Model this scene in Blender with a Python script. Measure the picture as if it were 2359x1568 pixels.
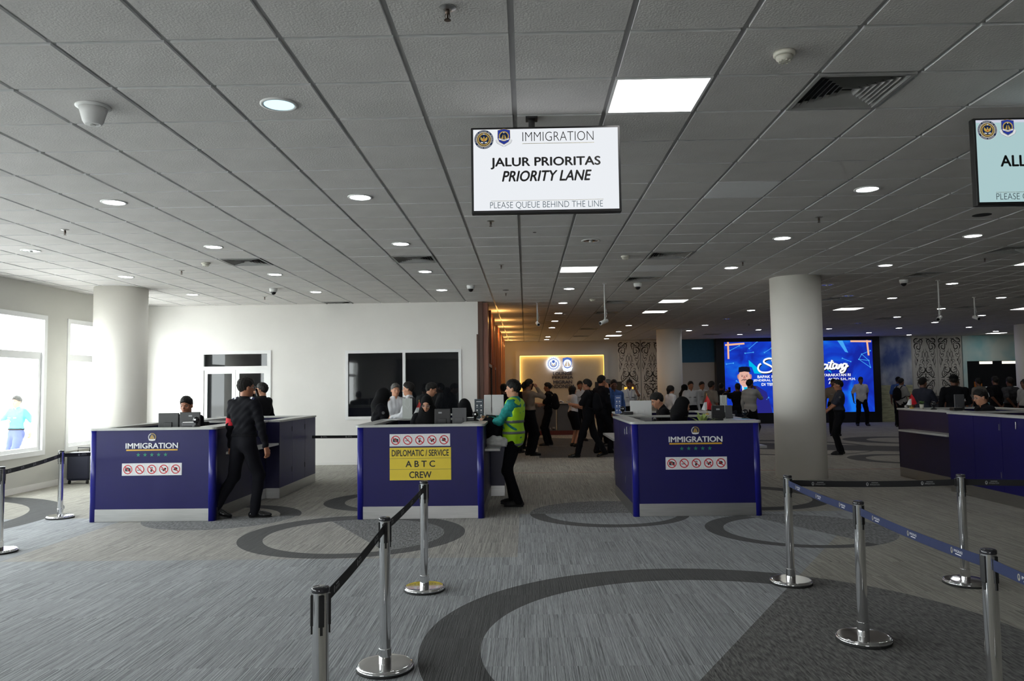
import bpy, bmesh, math, random
import numpy as np
from mathutils import Vector, Matrix, Euler
random.seed(7)
S = bpy.context.scene
for o in list(bpy.data.objects): bpy.data.objects.remove(o)
COL = S.collection
PI = math.pi
R = math.radians
CEIL = 3.418

# ---------------------------------------------------------------- camera
cd = bpy.data.cameras.new('camera'); cam = bpy.data.objects.new('camera', cd); COL.objects.link(cam)
cd.sensor_width = 36.0; cd.lens = 26.955; cd.clip_start = 0.05; cd.clip_end = 400
cam.matrix_world = Matrix(((0.99975247, 0.01420911, 0.01712018, 0.0),
                           (0.01794094, -0.05980101, -0.99804908, 0.0),
                           (-0.01315759, 0.99810918, -0.06004113, 1.6),
                           (0, 0, 0, 1)))
S.camera = cam

# ---------------------------------------------------------------- world, exposure, daylight portals
S.view_settings.view_transform = 'Standard'; S.view_settings.look = 'None'
S.view_settings.gamma = 1.0; S.view_settings.use_curve_mapping = False
S.view_settings.exposure = 0.0
W = bpy.data.worlds.new('sky'); S.world = W; W.use_nodes = True
bg = W.node_tree.nodes['Background']
bg.inputs[0].default_value = (0.97, 0.98, 1.0, 1); bg.inputs[1].default_value = 13.5
WIN_W = 2.36
WIN_Y = [13.5 - 3.0 * k for k in range(0, 7)]  # the last window is out of view, added to brighten the near ceiling
for i, y0 in enumerate(WIN_Y):
    l = bpy.data.lights.new('daylight_portal', 'AREA'); l.shape = 'RECTANGLE'; l.size = 2.3; l.size_y = WIN_W
    l.cycles.is_portal = True
    o = bpy.data.objects.new('daylight_portal', l); COL.objects.link(o)
    o.location = (-8.28, y0 + WIN_W / 2, 1.75); o.rotation_euler = (0, -PI / 2, 0)

# ---------------------------------------------------------------- materials
MATS = {}
def nt(m):
    m.use_nodes = True; return m.node_tree
def mat(name, col, rough=0.5, metal=0.0, var=0.0, vscale=8.0, bump=0.0, bscale=60.0, spec=0.5, aniso=None, emit=None, es=1.0, coat=0.0, ior=None, sheen=0.0):
    if name in MATS: return MATS[name]
    m = bpy.data.materials.new(name); t = nt(m); b = t.nodes['Principled BSDF']
    b.inputs['Base Color'].default_value = (*col, 1); b.inputs['Roughness'].default_value = rough
    b.inputs['Metallic'].default_value = metal; b.inputs['Specular IOR Level'].default_value = spec
    if coat: b.inputs['Coat Weight'].default_value = coat; b.inputs['Coat Roughness'].default_value = 0.08
    if ior: b.inputs['IOR'].default_value = ior
    if sheen: b.inputs['Sheen Weight'].default_value = sheen
    if emit:
        b.inputs['Emission Color'].default_value = (*emit, 1); b.inputs['Emission Strength'].default_value = es
    tc = None
    if var or bump:
        tc = t.nodes.new('ShaderNodeTexCoord'); mp = t.nodes.new('ShaderNodeMapping')
        t.links.new(tc.outputs['Object'], mp.inputs[0])
        if aniso: mp.inputs['Scale'].default_value = aniso
    if var:
        n = t.nodes.new('ShaderNodeTexNoise'); n.inputs['Scale'].default_value = vscale; n.inputs['Detail'].default_value = 5
        r = t.nodes.new('ShaderNodeMapRange'); r.inputs['To Min'].default_value = 1 - var; r.inputs['To Max'].default_value = 1 + var
        r.inputs['From Min'].default_value = 0.25; r.inputs['From Max'].default_value = 0.75
        mx = t.nodes.new('ShaderNodeVectorMath'); mx.operation = 'SCALE'; mx.inputs[0].default_value = col
        t.links.new(mp.outputs[0], n.inputs['Vector']); t.links.new(n.outputs[0], r.inputs['Value'])
        t.links.new(r.outputs[0], mx.inputs['Scale']); t.links.new(mx.outputs[0], b.inputs['Base Color'])
    if bump:
        n = t.nodes.new('ShaderNodeTexNoise'); n.inputs['Scale'].default_value = bscale; n.inputs['Detail'].default_value = 4
        bp = t.nodes.new('ShaderNodeBump'); bp.inputs['Strength'].default_value = bump; bp.inputs['Distance'].default_value = 0.01
        t.links.new(mp.outputs[0], n.inputs['Vector']); t.links.new(n.outputs[0], bp.inputs['Height']); t.links.new(bp.outputs[0], b.inputs['Normal'])
    MATS[name] = m; return m
def emis(name, col, s):
    if name in MATS: return MATS[name]
    m = bpy.data.materials.new(name); t = nt(m); t.nodes.clear()
    e = t.nodes.new('ShaderNodeEmission'); e.inputs[0].default_value = (*col, 1); e.inputs[1].default_value = s
    o = t.nodes.new('ShaderNodeOutputMaterial'); t.links.new(e.outputs[0], o.inputs[0]); MATS[name] = m; return m
def srgb(r, g, b):
    f = lambda c: (c / 255 / 12.92) if c / 255 <= .04045 else ((c / 255 + .055) / 1.055) ** 2.4
    return (f(r), f(g), f(b))

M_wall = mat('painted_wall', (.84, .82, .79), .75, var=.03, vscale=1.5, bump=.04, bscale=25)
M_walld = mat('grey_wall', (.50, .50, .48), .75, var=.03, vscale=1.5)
M_tile = mat('mineral_fibre', (.61, .59, .575), .95, var=.05, vscale=3, bump=.32, bscale=80, spec=.15)
M_tileedge = mat('tile_edge', (.74, .74, .74), .8, var=.02)  # sides coloured lighter than the face to strengthen the window-lit bright lines
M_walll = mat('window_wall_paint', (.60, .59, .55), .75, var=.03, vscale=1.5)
M_tileflat = mat('plain_tile', (.80, .80, .81), .9, var=.02)
M_rail = mat('ceiling_rail', (.35, .345, .34), .6, var=.03)
M_void = mat('ceiling_void', (.05, .05, .05), .9)
M_frame = mat('white_frame', (.86, .86, .86), .35, var=.02)
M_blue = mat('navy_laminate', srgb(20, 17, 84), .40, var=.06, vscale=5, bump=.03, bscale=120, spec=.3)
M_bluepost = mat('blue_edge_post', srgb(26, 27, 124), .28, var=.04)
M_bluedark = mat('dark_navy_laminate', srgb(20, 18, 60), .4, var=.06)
M_steel = mat('brushed_steel', (.47, .47, .46), .33, 1.0, var=.10, vscale=3, aniso=(1, 1, 30), es=0)
M_chrome = mat('polished_chrome', (.78, .78, .79), .07, 1.0, var=.03)
M_ledge = mat('grey_stone_ledge', srgb(182, 182, 179), .3, var=.05, vscale=20)
M_black = mat('black_plastic', (.012, .012, .013), .4, var=.05)
M_rubber = mat('black_rubber', (.01, .01, .01), .7, var=.05)
M_white = mat('white_plastic', (.75, .75, .74), .45, var=.02)
M_print = mat('white_print', (.80, .80, .82), .5, var=.02)
M_yellow = mat('yellow_sign', srgb(226, 200, 50), .45, var=.03)
M_gold = mat('gold_bar', srgb(215, 165, 40), .4, var=.03)
M_beltlogo = mat('belt_emblem', srgb(150, 146, 130), .5, var=.03)
M_goldp = mat('gold_print', srgb(185, 150, 70), .4, var=.03)
M_navyp = mat('navy_print', srgb(22, 28, 70), .45, var=.03)
M_green = mat('green_star', srgb(20, 130, 100), .45, var=.03)
M_red = mat('red_print', srgb(200, 25, 40), .45, var=.03)
M_ink = mat('black_ink', (.01, .01, .01), .5, var=.03)
M_graylogo = mat('grey_logo', (.35, .35, .36), .5, var=.03)
M_blackbelt = mat('black_belt', (.012, .012, .014), .75, var=.08, vscale=30)
M_bluebelt = mat('blue_belt', srgb(37, 48, 86), .75, var=.08, vscale=30)
M_wood = mat('brown_wood', srgb(92, 62, 48), .5, var=.2, vscale=6, aniso=(4, 4, .4))
M_woodr = mat('red_wood_slat', srgb(140, 84, 62), .4, var=.2, vscale=6, aniso=(4, 4, .4))
M_darkglass = mat('dark_reflective_glass', (.008, .009, .011), .03, var=.02, ior=1.46)
M_vent = mat('grey_louver', (.34, .34, .33), .5, .1, var=.05)
M_ventd = mat('vent_dark', (.02, .02, .02), .8)
M_lamp = emis('lamp_white', (.95, .98, 1.0), 42.0)
M_panel = emis('panel_light', (1, .99, .96), 7.0)
M_reflector = mat('lamp_reflector', (.8, .8, .82), .12, 1.0, var=.02)
M_amber = emis('amber_led', (1.0, .60, .12), 5.5)
M_amber2 = emis('amber_led_soft', (1.0, .62, .10), 3.2)
M_pattern = mat('cream_panel', (.62, .60, .55), .7, var=.03)
M_orn = mat('dark_ornament', (.02, .016, .012), .6, var=.03)

# ---------------------------------------------------------------- object helpers
def link(o, parent=None):
    COL.objects.link(o)
    if parent is not None: o.parent = parent
    return o
def tag(o, label=None, cat=None, group=None, kind=None):
    if label: o['label'] = label
    if cat: o['category'] = cat
    if group: o['group'] = group
    if kind: o['kind'] = kind
    return o
def empty(name, loc=(0, 0, 0), rz=0, label=None, cat=None, group=None):
    o = bpy.data.objects.new(name, None); o.location = loc; o.rotation_euler = (0, 0, rz); o.empty_display_size = .1
    link(o); return tag(o, label, cat, group)
class MB:
    """collects boxes, tubes, lathes in one mesh"""
    def __init__(s): s.v = []; s.f = []; s.m = []; s.mats = []
    def mi(s, m):
        if m not in s.mats: s.mats.append(m)
        return s.mats.index(m)
    def add(s, vs, fs, m=None):
        n = len(s.v); s.v += [tuple(v) for v in vs]; s.f += [tuple(i + n for i in f) for f in fs]
        k = s.mi(m) if m else 0
        s.m += [k] * len(fs); return s
    def box(s, x0, x1, y0, y1, z0, z1, m=None, bev=0.0):
        if bev > 0:
            bm = bmesh.new(); bmesh.ops.create_cube(bm, size=1)
            for v in bm.verts: v.co = Vector((x0 + (v.co.x + .5) * (x1 - x0), y0 + (v.co.y + .5) * (y1 - y0), z0 + (v.co.z + .5) * (z1 - z0)))
            bmesh.ops.bevel(bm, geom=bm.edges[:] , offset=min(bev, .45 * min(x1 - x0, y1 - y0, z1 - z0)), segments=2, affect='EDGES', profile=.5)
            bm.verts.index_update()
            s.add([v.co[:] for v in bm.verts], [[v.index for v in f.verts] for f in bm.faces], m); bm.free(); return s
        vs = [(x, y, z) for x in (x0, x1) for y in (y0, y1) for z in (z0, z1)]
        return s.add(vs, [(0, 1, 3, 2), (4, 6, 7, 5), (0, 4, 5, 1), (2, 3, 7, 6), (0, 2, 6, 4), (1, 5, 7, 3)], m)
    def lathe(s, prof, c=(0, 0, 0), n=24, m=None, cap=True):
        vs = []; fs = []
        for r, z in prof:
            for k in range(n):
                a = 2 * PI * k / n; vs.append((c[0] + r * math.cos(a), c[1] + r * math.sin(a), c[2] + z))
        for i in range(len(prof) - 1):
            for k in range(n):
                k2 = (k + 1) % n; fs.append((i * n + k, i * n + k2, (i + 1) * n + k2, (i + 1) * n + k))
        if cap: fs.append(tuple(reversed(range(n)))); fs.append(tuple((len(prof) - 1) * n + k for k in range(n)))
        return s.add(vs, fs, m)
    def tube(s, pts, r, n=10, m=None, cap=True):
        pts = [Vector(p) for p in pts]; rs = r if isinstance(r, (list, tuple)) else [r] * len(pts)
        vs = []; fs = []; up = Vector((0, 0, 1))
        for i, p in enumerate(pts):
            d = (pts[min(i + 1, len(pts) - 1)] - pts[max(i - 1, 0)]).normalized()
            u = up if abs(d.dot(up)) < .95 else Vector((1, 0, 0))
            a = d.cross(u).normalized(); b = a.cross(d).normalized()
            for k in range(n):
                t = 2 * PI * k / n; vs.append(p + (a * math.cos(t) + b * math.sin(t)) * rs[i])
        for i in range(len(pts) - 1):
            for k in range(n):
                k2 = (k + 1) % n; fs.append((i * n + k, i * n + k2, (i + 1) * n + k2, (i + 1) * n + k))
        if cap: fs.append(tuple(reversed(range(n)))); fs.append(tuple((len(pts) - 1) * n + k for k in range(n)))
        return s.add(vs, fs, m)
    def prism(s, poly, z0, z1, m=None):
        n = len(poly); vs = [(x, y, z0) for x, y in poly] + [(x, y, z1) for x, y in poly]
        fs = [tuple(reversed(range(n))), tuple(range(n, 2 * n))] + [(i, (i + 1) % n, n + (i + 1) % n, n + i) for i in range(n)]
        return s.add(vs, fs, m)
    def mesh(s, name, m=None, smooth=False):
        me = bpy.data.meshes.new(name); me.from_pydata(s.v, [], s.f)
        mats = s.mats if s.mats else [m]
        for x in mats: me.materials.append(x)
        if len(mats) > 1: me.polygons.foreach_set('material_index', s.m)
        if smooth: me.polygons.foreach_set('use_smooth', [len(f) <= 4 for f in s.f])
        me.update(); return me
    def build(s, name, m=None, parent=None, loc=(0, 0, 0), smooth=False, rz=0):
        o = bpy.data.objects.new(name, s.mesh(name, m, smooth)); o.location = loc; o.rotation_euler = (0, 0, rz)
        return link(o, parent)
def obj(name, me, parent=None, loc=(0, 0, 0), rot=(0, 0, 0)):
    o = bpy.data.objects.new(name, me); o.location = loc; o.rotation_euler = rot; return link(o, parent)
def dup(root, loc=None, rz=None, label=None, group=None):
    def cp(o, par):
        c = o.copy(); COL.objects.link(c); c.parent = par
        if par is not None: c.matrix_parent_inverse = o.matrix_parent_inverse.copy()
        for ch in list(o.children): cp(ch, c)
        return c
    r = cp(root, None)
    if loc is not None: r.location = loc
    if rz is not None: r.rotation_euler = (0, 0, rz)
    if label: r['label'] = label
    if group: r['group'] = group
    return r
_tc = {}
def text_mesh(txt, w, h, mt, bold=0.0, shear=0.0, depth=0.0):
    key = (txt, w, h, mt.name, bold, shear, depth)
    if key in _tc: return _tc[key]
    c = bpy.data.curves.new('lettering', 'FONT'); c.body = txt; c.size = 1; c.offset = min(bold, 0); c.shear = shear; c.extrude = depth; c.resolution_u = 4
    o = bpy.data.objects.new('lettering', c); COL.objects.link(o)
    dg = bpy.context.evaluated_depsgraph_get(); me = bpy.data.meshes.new_from_object(o.evaluated_get(dg))
    bpy.data.objects.remove(o); bpy.data.curves.remove(c)
    n = len(me.vertices); a = np.empty(n * 3, np.float32); me.vertices.foreach_get('co', a); a = a.reshape(-1, 3)
    lo = a.min(0); hi = a.max(0)
    sy = h / (hi[1] - lo[1]); sx = (w / (hi[0] - lo[0])) if w else sy
    a[:, 0] = (a[:, 0] - (lo[0] + hi[0]) / 2) * sx; a[:, 1] = (a[:, 1] - (lo[1] + hi[1]) / 2) * sy
    if bold > 0:
        nv = len(a); fs_ = [tuple(p.vertices) for p in me.polygons]; d_ = bold * 1.15 * sy; bpy.data.meshes.remove(me); me = bpy.data.meshes.new('lettering')
        vv = []; ff = []
        for k_, (u_, w_) in enumerate(((-1, 0), (1, 0), (0, .8), (0, -.8))):
            vv += (a + np.array((u_ * d_ * sx / sy, w_ * d_, k_ * 2e-5), np.float32)).tolist(); ff += [tuple(q + k_ * nv for q in f_) for f_ in fs_]
        me.from_pydata(vv, [], ff); a = np.array(vv, np.float32)
    me.vertices.foreach_set('co', a.ravel()); me.materials.clear(); me.materials.append(mt); me.name = 'lettering'; me.update()
    _tc[key] = me; return me
def text(txt, w, h, mt, loc, parent, rot=(PI / 2, 0, 0), name='lettering', **k):
    return obj(name, text_mesh(txt, w, h, mt, **k), parent, loc, rot)
class Flat:
    """flat printed art: polygons in layers, built facing -Y (x to the right, y up)"""
    def __init__(s, step=.0006): s.b = MB(); s.step = step
    def poly(s, pts, m, l=0): s.b.add([(x, -l * s.step, y) for x, y in pts], [tuple(range(len(pts)))], m); return s
    def disc(s, cx, cy, r, m, l=0, n=28, ry=None):
        ry = ry or r
        return s.poly([(cx + r * math.cos(2 * PI * k / n), cy + ry * math.sin(2 * PI * k / n)) for k in range(n)], m, l)
    def ring(s, cx, cy, r0, r1, m, l=0, n=32, a0=0, a1=2 * PI):
        vs = []; fs = []
        for k in range(n + 1):
            a = a0 + (a1 - a0) * k / n
            vs += [(cx + r0 * math.cos(a), -l * s.step, cy + r0 * math.sin(a)), (cx + r1 * math.cos(a), -l * s.step, cy + r1 * math.sin(a))]
        for k in range(n): fs.append((2 * k, 2 * k + 1, 2 * k + 3, 2 * k + 2))
        s.b.add(vs, fs, m); return s
    def rect(s, x0, x1, y0, y1, m, l=0): return s.poly([(x0, y0), (x1, y0), (x1, y1), (x0, y1)], m, l)
    def star(s, cx, cy, r, m, l=0):
        return s.poly([(cx + (r if k % 2 == 0 else r * .42) * math.sin(PI * k / 5), cy + (r if k % 2 == 0 else r * .42) * math.cos(PI * k / 5)) for k in range(10)], m, l)
    def stroke(s, pts, w, m, l=0, taper=True, sub=4):
        pts = [np.array(p, float) for p in pts]
        if len(pts) > 2:
            q = []
            for i in range(len(pts) - 1):
                p0 = pts[max(i - 1, 0)]; p1 = pts[i]; p2 = pts[i + 1]; p3 = pts[min(i + 2, len(pts) - 1)]
                for k in range(sub):
                    t = k / sub; q.append(.5 * ((2 * p1) + (-p0 + p2) * t + (2 * p0 - 5 * p1 + 4 * p2 - p3) * t * t + (-p0 + 3 * p1 - 3 * p2 + p3) * t ** 3))
            q.append(pts[-1]); pts = q
        n = len(pts); vs = []; fs = []
        for i, p in enumerate(pts):
            d = pts[min(i + 1, n - 1)] - pts[max(i - 1, 0)]; d = d / (np.hypot(*d) + 1e-9); nn = np.array((-d[1], d[0]))
            ww = w * (.35 + .65 * math.sin(PI * (i + .3) / (n - .4))) if taper else w
            a = p + nn * ww / 2; b = p - nn * ww / 2
            vs += [(a[0], -l * s.step, a[1]), (b[0], -l * s.step, b[1])]
        for i in range(n - 1): fs.append((2 * i, 2 * i + 1, 2 * i + 3, 2 * i + 2))
        s.b.add(vs, fs, m); return s
    def build(s, name, parent, loc=(0, 0, 0), rz=0, scale=1):
        o = s.b.build(name, None, parent, loc); o.rotation_euler = (0, 0, rz); o.scale = (scale,) * 3; return o
# ---------------------------------------------------------------- carpet
def carpet():
    m = bpy.data.materials.new('patterned_carpet'); t = nt(m); L = t.links; b = t.nodes['Principled BSDF']
    def math_(op, a, c=None, clamp=False):
        n = t.nodes.new('ShaderNodeMath'); n.operation = op; n.use_clamp = clamp
        for i, v in enumerate((a, c)):
            if v is None: continue
            if isinstance(v, (int, float)): n.inputs[i].default_value = v
            else: L.new(v, n.inputs[i])
        return n.outputs[0]
    tc = t.nodes.new('ShaderNodeTexCoord'); sp = t.nodes.new('ShaderNodeSeparateXYZ'); L.new(tc.outputs['Object'], sp.inputs[0])
    X, Y = sp.outputs[0], sp.outputs[1]
    def circ(cx, cy, r):
        dx = math_('SUBTRACT', X, cx); dy = math_('SUBTRACT', Y, cy)
        return math_('LESS_THAN', math_('ADD', math_('MULTIPLY', dx, dx), math_('MULTIPLY', dy, dy)), r * r)
    def half(p, q):   # 1 to the right of the line p -> q
        nx, ny = (q[1] - p[1]), -(q[0] - p[0]); c = nx * p[0] + ny * p[1]
        return math_('GREATER_THAN', math_('ADD', math_('MULTIPLY', X, nx), math_('MULTIPLY', Y, ny)), c)
    AND = lambda a, c: math_('MULTIPLY', a, c)
    OR = lambda a, c: math_('MAXIMUM', a, c)
    NOT = lambda a: math_('SUBTRACT', 1.0, a)
    line = half((.915, 4.263), (2.73, 7.342))
    coarse = AND(circ(1.244, 4.89, 1.923), line)
    coarse2 = AND(circ(-1.9, 8.51, .975), half((-1.455, 7.722), (-2.342, 9.317)))
    coarse2 = AND(circ(-1.9, 8.51, .975), NOT(half((-1.455, 7.722), (-2.342, 9.317)))) if False else coarse2
    cR = AND(circ(2.965, 8.579, .994), half((3.407, 7.83), (2.724, 9.32)))
    yM = math_('GREATER_THAN', Y, 9.76); cM = AND(circ(1.022, 9.775, .992), yM)
    yL = math_('LESS_THAN', Y, 9.80); cL = AND(circ(-3.881, 9.811, .942), yL)
    rings = AND(AND(circ(1.244, 4.89, 1.923), NOT(circ(1.262, 4.853, 1.562))), NOT(line))
    def addring(r, a, i, extra=None):
        k = AND(circ(*a), NOT(circ(*i)))
        if extra is not None: k = AND(k, extra)
        return OR(r, k)
    rings = addring(rings, (-1.92, 8.555, 1.225), (-1.896, 8.513, .972))
    rings = addring(rings, (2.965, 8.579, .994), (2.973, 8.535, .81), NOT(cR))
    rings = addring(rings, (3.0, 11.067, 1.222), (3.059, 11.016, .907))
    rings = addring(rings, (1.022, 9.775, .992), (1.05, 9.80, .83), NOT(yM))
    rings = addring(rings, (-1.921, 11.027, .96), (-1.787, 11.03, .80))
    rings = addring(rings, (-3.881, 9.75, .985), (-3.98, 9.70, .83), NOT(yL))
    rings = addring(rings, (-8.474, 9.526, 2.336), (-8.512, 9.486, 1.974))
    rings = addring(rings, (7.8, 16.2, 1.05), (7.9, 16.15, .80))
    rings = addring(rings, (10.2, 21.4, 1.4), (10.4, 21.3, 1.0))
    rings = addring(rings, (6.2, 19.6, 2.4), (6.4, 19.4, 2.05))
    rings = addring(rings, (14.5, 9.0, 2.4), (14.7, 9.0, 1.9))
    rings = addring(rings, (-4.6, 2.2, 1.2), (-4.7, 2.1, .95))
    far1 = AND(AND(math_('GREATER_THAN', Y, 17.3), math_('LESS_THAN', Y, 20.6)), AND(math_('GREATER_THAN', X, .28), math_('LESS_THAN', X, 2.6)))
    far2 = AND(AND(half((6.0, 21.5), (11.5, 17.2)) , NOT(half((6.0, 24.5), (13.5, 18.2)))), math_('LESS_THAN', X, 14.0))
    far2 = AND(AND(NOT(half((5.0, 19.2), (9.4, 17.6))), half((5.0, 21.6), (9.8, 19.0))), math_('LESS_THAN', X, 9.6))
    lobes = OR(OR(coarse2, cR), OR(cM, cL))
    dark = OR(OR(rings, far1), far2)
    redline = AND(AND(math_('GREATER_THAN', Y, 14.33), math_('LESS_THAN', Y, 14.38)), math_('GREATER_THAN', X, -.6))
    warm = OR(OR(AND(math_('GREATER_THAN', Y, 7.32), AND(math_('GREATER_THAN', X, -5.03), math_('LESS_THAN', X, -.1))), line), math_('GREATER_THAN', Y, 9.76))
    # colour per 0.5 m carpet tile, a little different each
    fl = t.nodes.new('ShaderNodeVectorMath'); fl.operation = 'FLOOR'
    sc = t.nodes.new('ShaderNodeVectorMath'); sc.operation = 'SCALE'; sc.inputs['Scale'].default_value = 2.0
    L.new(tc.outputs['Object'], sc.inputs[0]); L.new(sc.outputs[0], fl.inputs[0])
    wn = t.nodes.new('ShaderNodeTexWhiteNoise'); wn.noise_dimensions = '3D'; L.new(fl.outputs[0], wn.inputs[0])
    tile = math_('ADD', math_('MULTIPLY', wn.outputs[0], .10), .95)
    # yarn lines along Y
    def noise(sx, sy, scale, detail=2, off=None):
        cb = t.nodes.new('ShaderNodeCombineXYZ')
        L.new(math_('MULTIPLY', X, sx), cb.inputs[0]); L.new(math_('MULTIPLY', Y, sy), cb.inputs[1])
        if off is not None: L.new(off, cb.inputs[2])
        n = t.nodes.new('ShaderNodeTexNoise'); n.inputs['Scale'].default_value = scale; n.inputs['Detail'].default_value = detail
        L.new(cb.outputs[0], n.inputs[0]); return n.outputs[0]
    off = math_('MULTIPLY', wn.outputs[0], 9.0)
    y1 = noise(1, .008, 150, 2, off); y2 = noise(1, .03, 320, 2, off); y3 = noise(1, 1, .55, 3)
    yarn = math_('ADD', math_('MULTIPLY', math_('SUBTRACT', y1, .5), 2.3), math_('MULTIPLY', math_('SUBTRACT', y2, .5), 1.2))
    blob = math_('MULTIPLY', math_('SUBTRACT', noise(1, .22, 60, 3), .5), 3.6)
    isl = OR(lobes, coarse)
    mixn = math_('ADD', math_('MULTIPLY', yarn, math_('SUBTRACT', 1.0, math_('MULTIPLY', isl, .75))), math_('MULTIPLY', blob, isl))
    gain = math_('MULTIPLY', math_('ADD', 1.0, mixn), tile)
    gain = math_('MULTIPLY', math_('MAXIMUM', gain, .22), math_('ADD', .88, math_('MULTIPLY', y3, .24)))
    def mix(a, c, f):
        n = t.nodes.new('ShaderNodeMix'); n.data_type = 'RGBA'
        L.new(f, n.inputs['Factor'])
        for k, v in ((6, a), (7, c)):
            if isinstance(v, tuple): n.inputs[k].default_value = (*v, 1)
            else: L.new(v, n.inputs[k])
        return n.outputs[2]
    col = mix((.285, .297, .31), (.315, .30, .275), warm)
    col = mix(col, (.30, .285, .245), OR(line, math_('GREATER_THAN', Y, 9.76)))
    col = mix(col, (.15, .152, .155), lobes)
    col = mix(col, (.10, .098, .093), coarse)
    col = mix(col, (.045, .045, .045), dark)
    col = mix(col, (.30, .10, .07), redline)
    v = t.nodes.new('ShaderNodeVectorMath'); v.operation = 'SCALE'; L.new(col, v.inputs[0]); L.new(gain, v.inputs['Scale'])
    L.new(v.outputs[0], b.inputs['Base Color']); b.inputs['Roughness'].default_value = .95; b.inputs['Specular IOR Level'].default_value = .15
    b.inputs['Sheen Weight'].default_value = .12; b.inputs['Sheen Roughness'].default_value = .5
    bp = t.nodes.new('ShaderNodeBump'); bp.inputs['Strength'].default_value = .35; bp.inputs['Distance'].default_value = .004
    L.new(mixn, bp.inputs['Height']); L.new(bp.outputs[0], b.inputs['Normal'])
    return m
M_carpet = carpet()
def struct(o, label=None): o['kind'] = 'structure'; return o
XL, XR, YR, YB = -8.15, 22.0, -16.0, 31.2
f = MB(); f.box(XL - .2, XR + .2, YR - .2, YB + .3, -.1, 0); struct(f.build('floor', M_carpet))

# ---------------------------------------------------------------- left wall with windows
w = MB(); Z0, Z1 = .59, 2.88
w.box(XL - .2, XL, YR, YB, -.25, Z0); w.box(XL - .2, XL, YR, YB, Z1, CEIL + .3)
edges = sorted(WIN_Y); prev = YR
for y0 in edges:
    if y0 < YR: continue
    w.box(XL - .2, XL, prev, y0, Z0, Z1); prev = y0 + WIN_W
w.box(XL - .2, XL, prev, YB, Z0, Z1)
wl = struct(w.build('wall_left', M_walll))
M_clear = bpy.data.materials.new('window_glass'); t = nt(M_clear); t.nodes.clear()
_a = t.nodes.new('ShaderNodeBsdfTransparent'); _a.inputs[0].default_value = (.93, .96, .95, 1); _g = t.nodes.new('ShaderNodeBsdfGlossy'); _g.inputs['Roughness'].default_value = .02
_m = t.nodes.new('ShaderNodeMixShader'); _m.inputs[0].default_value = .05; _o = t.nodes.new('ShaderNodeOutputMaterial')
t.links.new(_a.outputs[0], _m.inputs[1]); t.links.new(_g.outputs[0], _m.inputs[2]); t.links.new(_m.outputs[0], _o.inputs[0])
k = 0
for y0 in WIN_Y:
    if y0 < YR: continue
    k += 1; y1 = y0 + WIN_W
    fr = MB(); x0, x1 = XL - .13, XL - .03
    fr.box(x0, XL + .02, y0 - .03, y0 + .05, Z0 - .03, Z1 + .03); fr.box(x0, XL + .02, y1 - .05, y1 + .03, Z0 - .03, Z1 + .03)
    fr.box(x0, XL + .02, y0 + .05, y1 - .05, Z0 - .03, Z0 + .05); fr.box(x0, XL + .02, y0 + .05, y1 - .05, Z1 - .05, Z1 + .03)
    root = struct(fr.build('window_%d' % k, M_frame))
    MB().box(x0, x1, y0 + .05, y1 - .05, 2.225, 2.285).build('window_transom', M_frame, root)
    s = MB(); s.box(x0 + .02, x1, y1 - .12, y1 - .05, Z0 + .05, 2.225); s.box(x0 + .02, x1, y0 + .05, y0 + .12, Z0 + .05, 2.225)
    s.box(x0 + .02, x1, y0 + .12, y1 - .12, Z0 + .05, Z0 + .11); s.box(x0 + .02, x1, y0 + .12, y1 - .12, 2.165, 2.225); s.build('sash', M_frame, root)
    MB().box(x0 + .04, x0 + .05, y0 + .12, y1 - .12, Z0 + .11, 2.165).build('window_pane', M_clear, root)
    MB().box(x0 + .04, x0 + .05, y0 + .05, y1 - .05, 2.285, Z1 - .05).build('window_pane', M_clear, root)
MB().box(XL, XL + .015, YR, 16.25, 0, .10).build('baseboard_left', M_wall)['kind'] = 'structure'

# ---------------------------------------------------------------- white wall at the back left
YW = 16.25
w = MB()
def hole_wall(w, x0, x1, y0, y1, holes, z1=CEIL + .3):
    xs = x0
    for hx0, hx1, hz0, hz1 in holes:
        w.box(xs, hx0, y0, y1, 0, z1)
        if hz0 > 0: w.box(hx0, hx1, y0, y1, 0, hz0)
        w.box(hx0, hx1, y0, y1, hz1, z1); xs = hx1
    w.box(xs, x1, y0, y1, 0, z1)
hole_wall(w, XL, -1.0, YW, YW + .2, [(-6.92, -5.44, 0, 2.42), (-3.81, -1.38, .97, 2.39)])
struct(w.build('wall_back_left', M_wall))
MB().box(XL, -1.0, YW - .012, YW, 0, .06).build('baseboard_back', M_wall)['kind'] = 'structure'
# glazed double door
d = MB(); d.box(-6.94, -6.86, YW - .02, YW + .1, 0, 2.44); d.box(-5.50, -5.42, YW - .02, YW + .1, 0, 2.44); d.box(-6.86, -5.50, YW - .02, YW + .1, 2.37, 2.44); d.box(-6.86, -5.50, YW - .02, YW + .1, 2.03, 2.11)
dr = struct(d.build('door_1', M_frame))
MB().box(-6.86, -5.50, YW + .04, YW + .05, 2.11, 2.37).build('transom_pane', M_darkglass, dr)
for a, c in ((-6.86, -6.185), (-6.175, -5.50)):
    s = MB(); s.box(a, a + .075, YW, YW + .06, .01, 2.03); s.box(c - .075, c, YW, YW + .06, .01, 2.03); s.box(a + .075, c - .075, YW, YW + .06, 1.955, 2.03); s.box(a + .075, c - .075, YW, YW + .06, .01, .12)
    lf = s.build('door_leaf', M_frame, dr)
    MB().box(a + .075, c - .075, YW + .025, YW + .035, .12, 1.955).build('door_pane', M_darkglass, lf)
MB().tube([(-6.22, YW - .05, .95), (-6.22, YW - .05, 1.25)], .012).build('door_handle', M_steel, dr)
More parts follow.
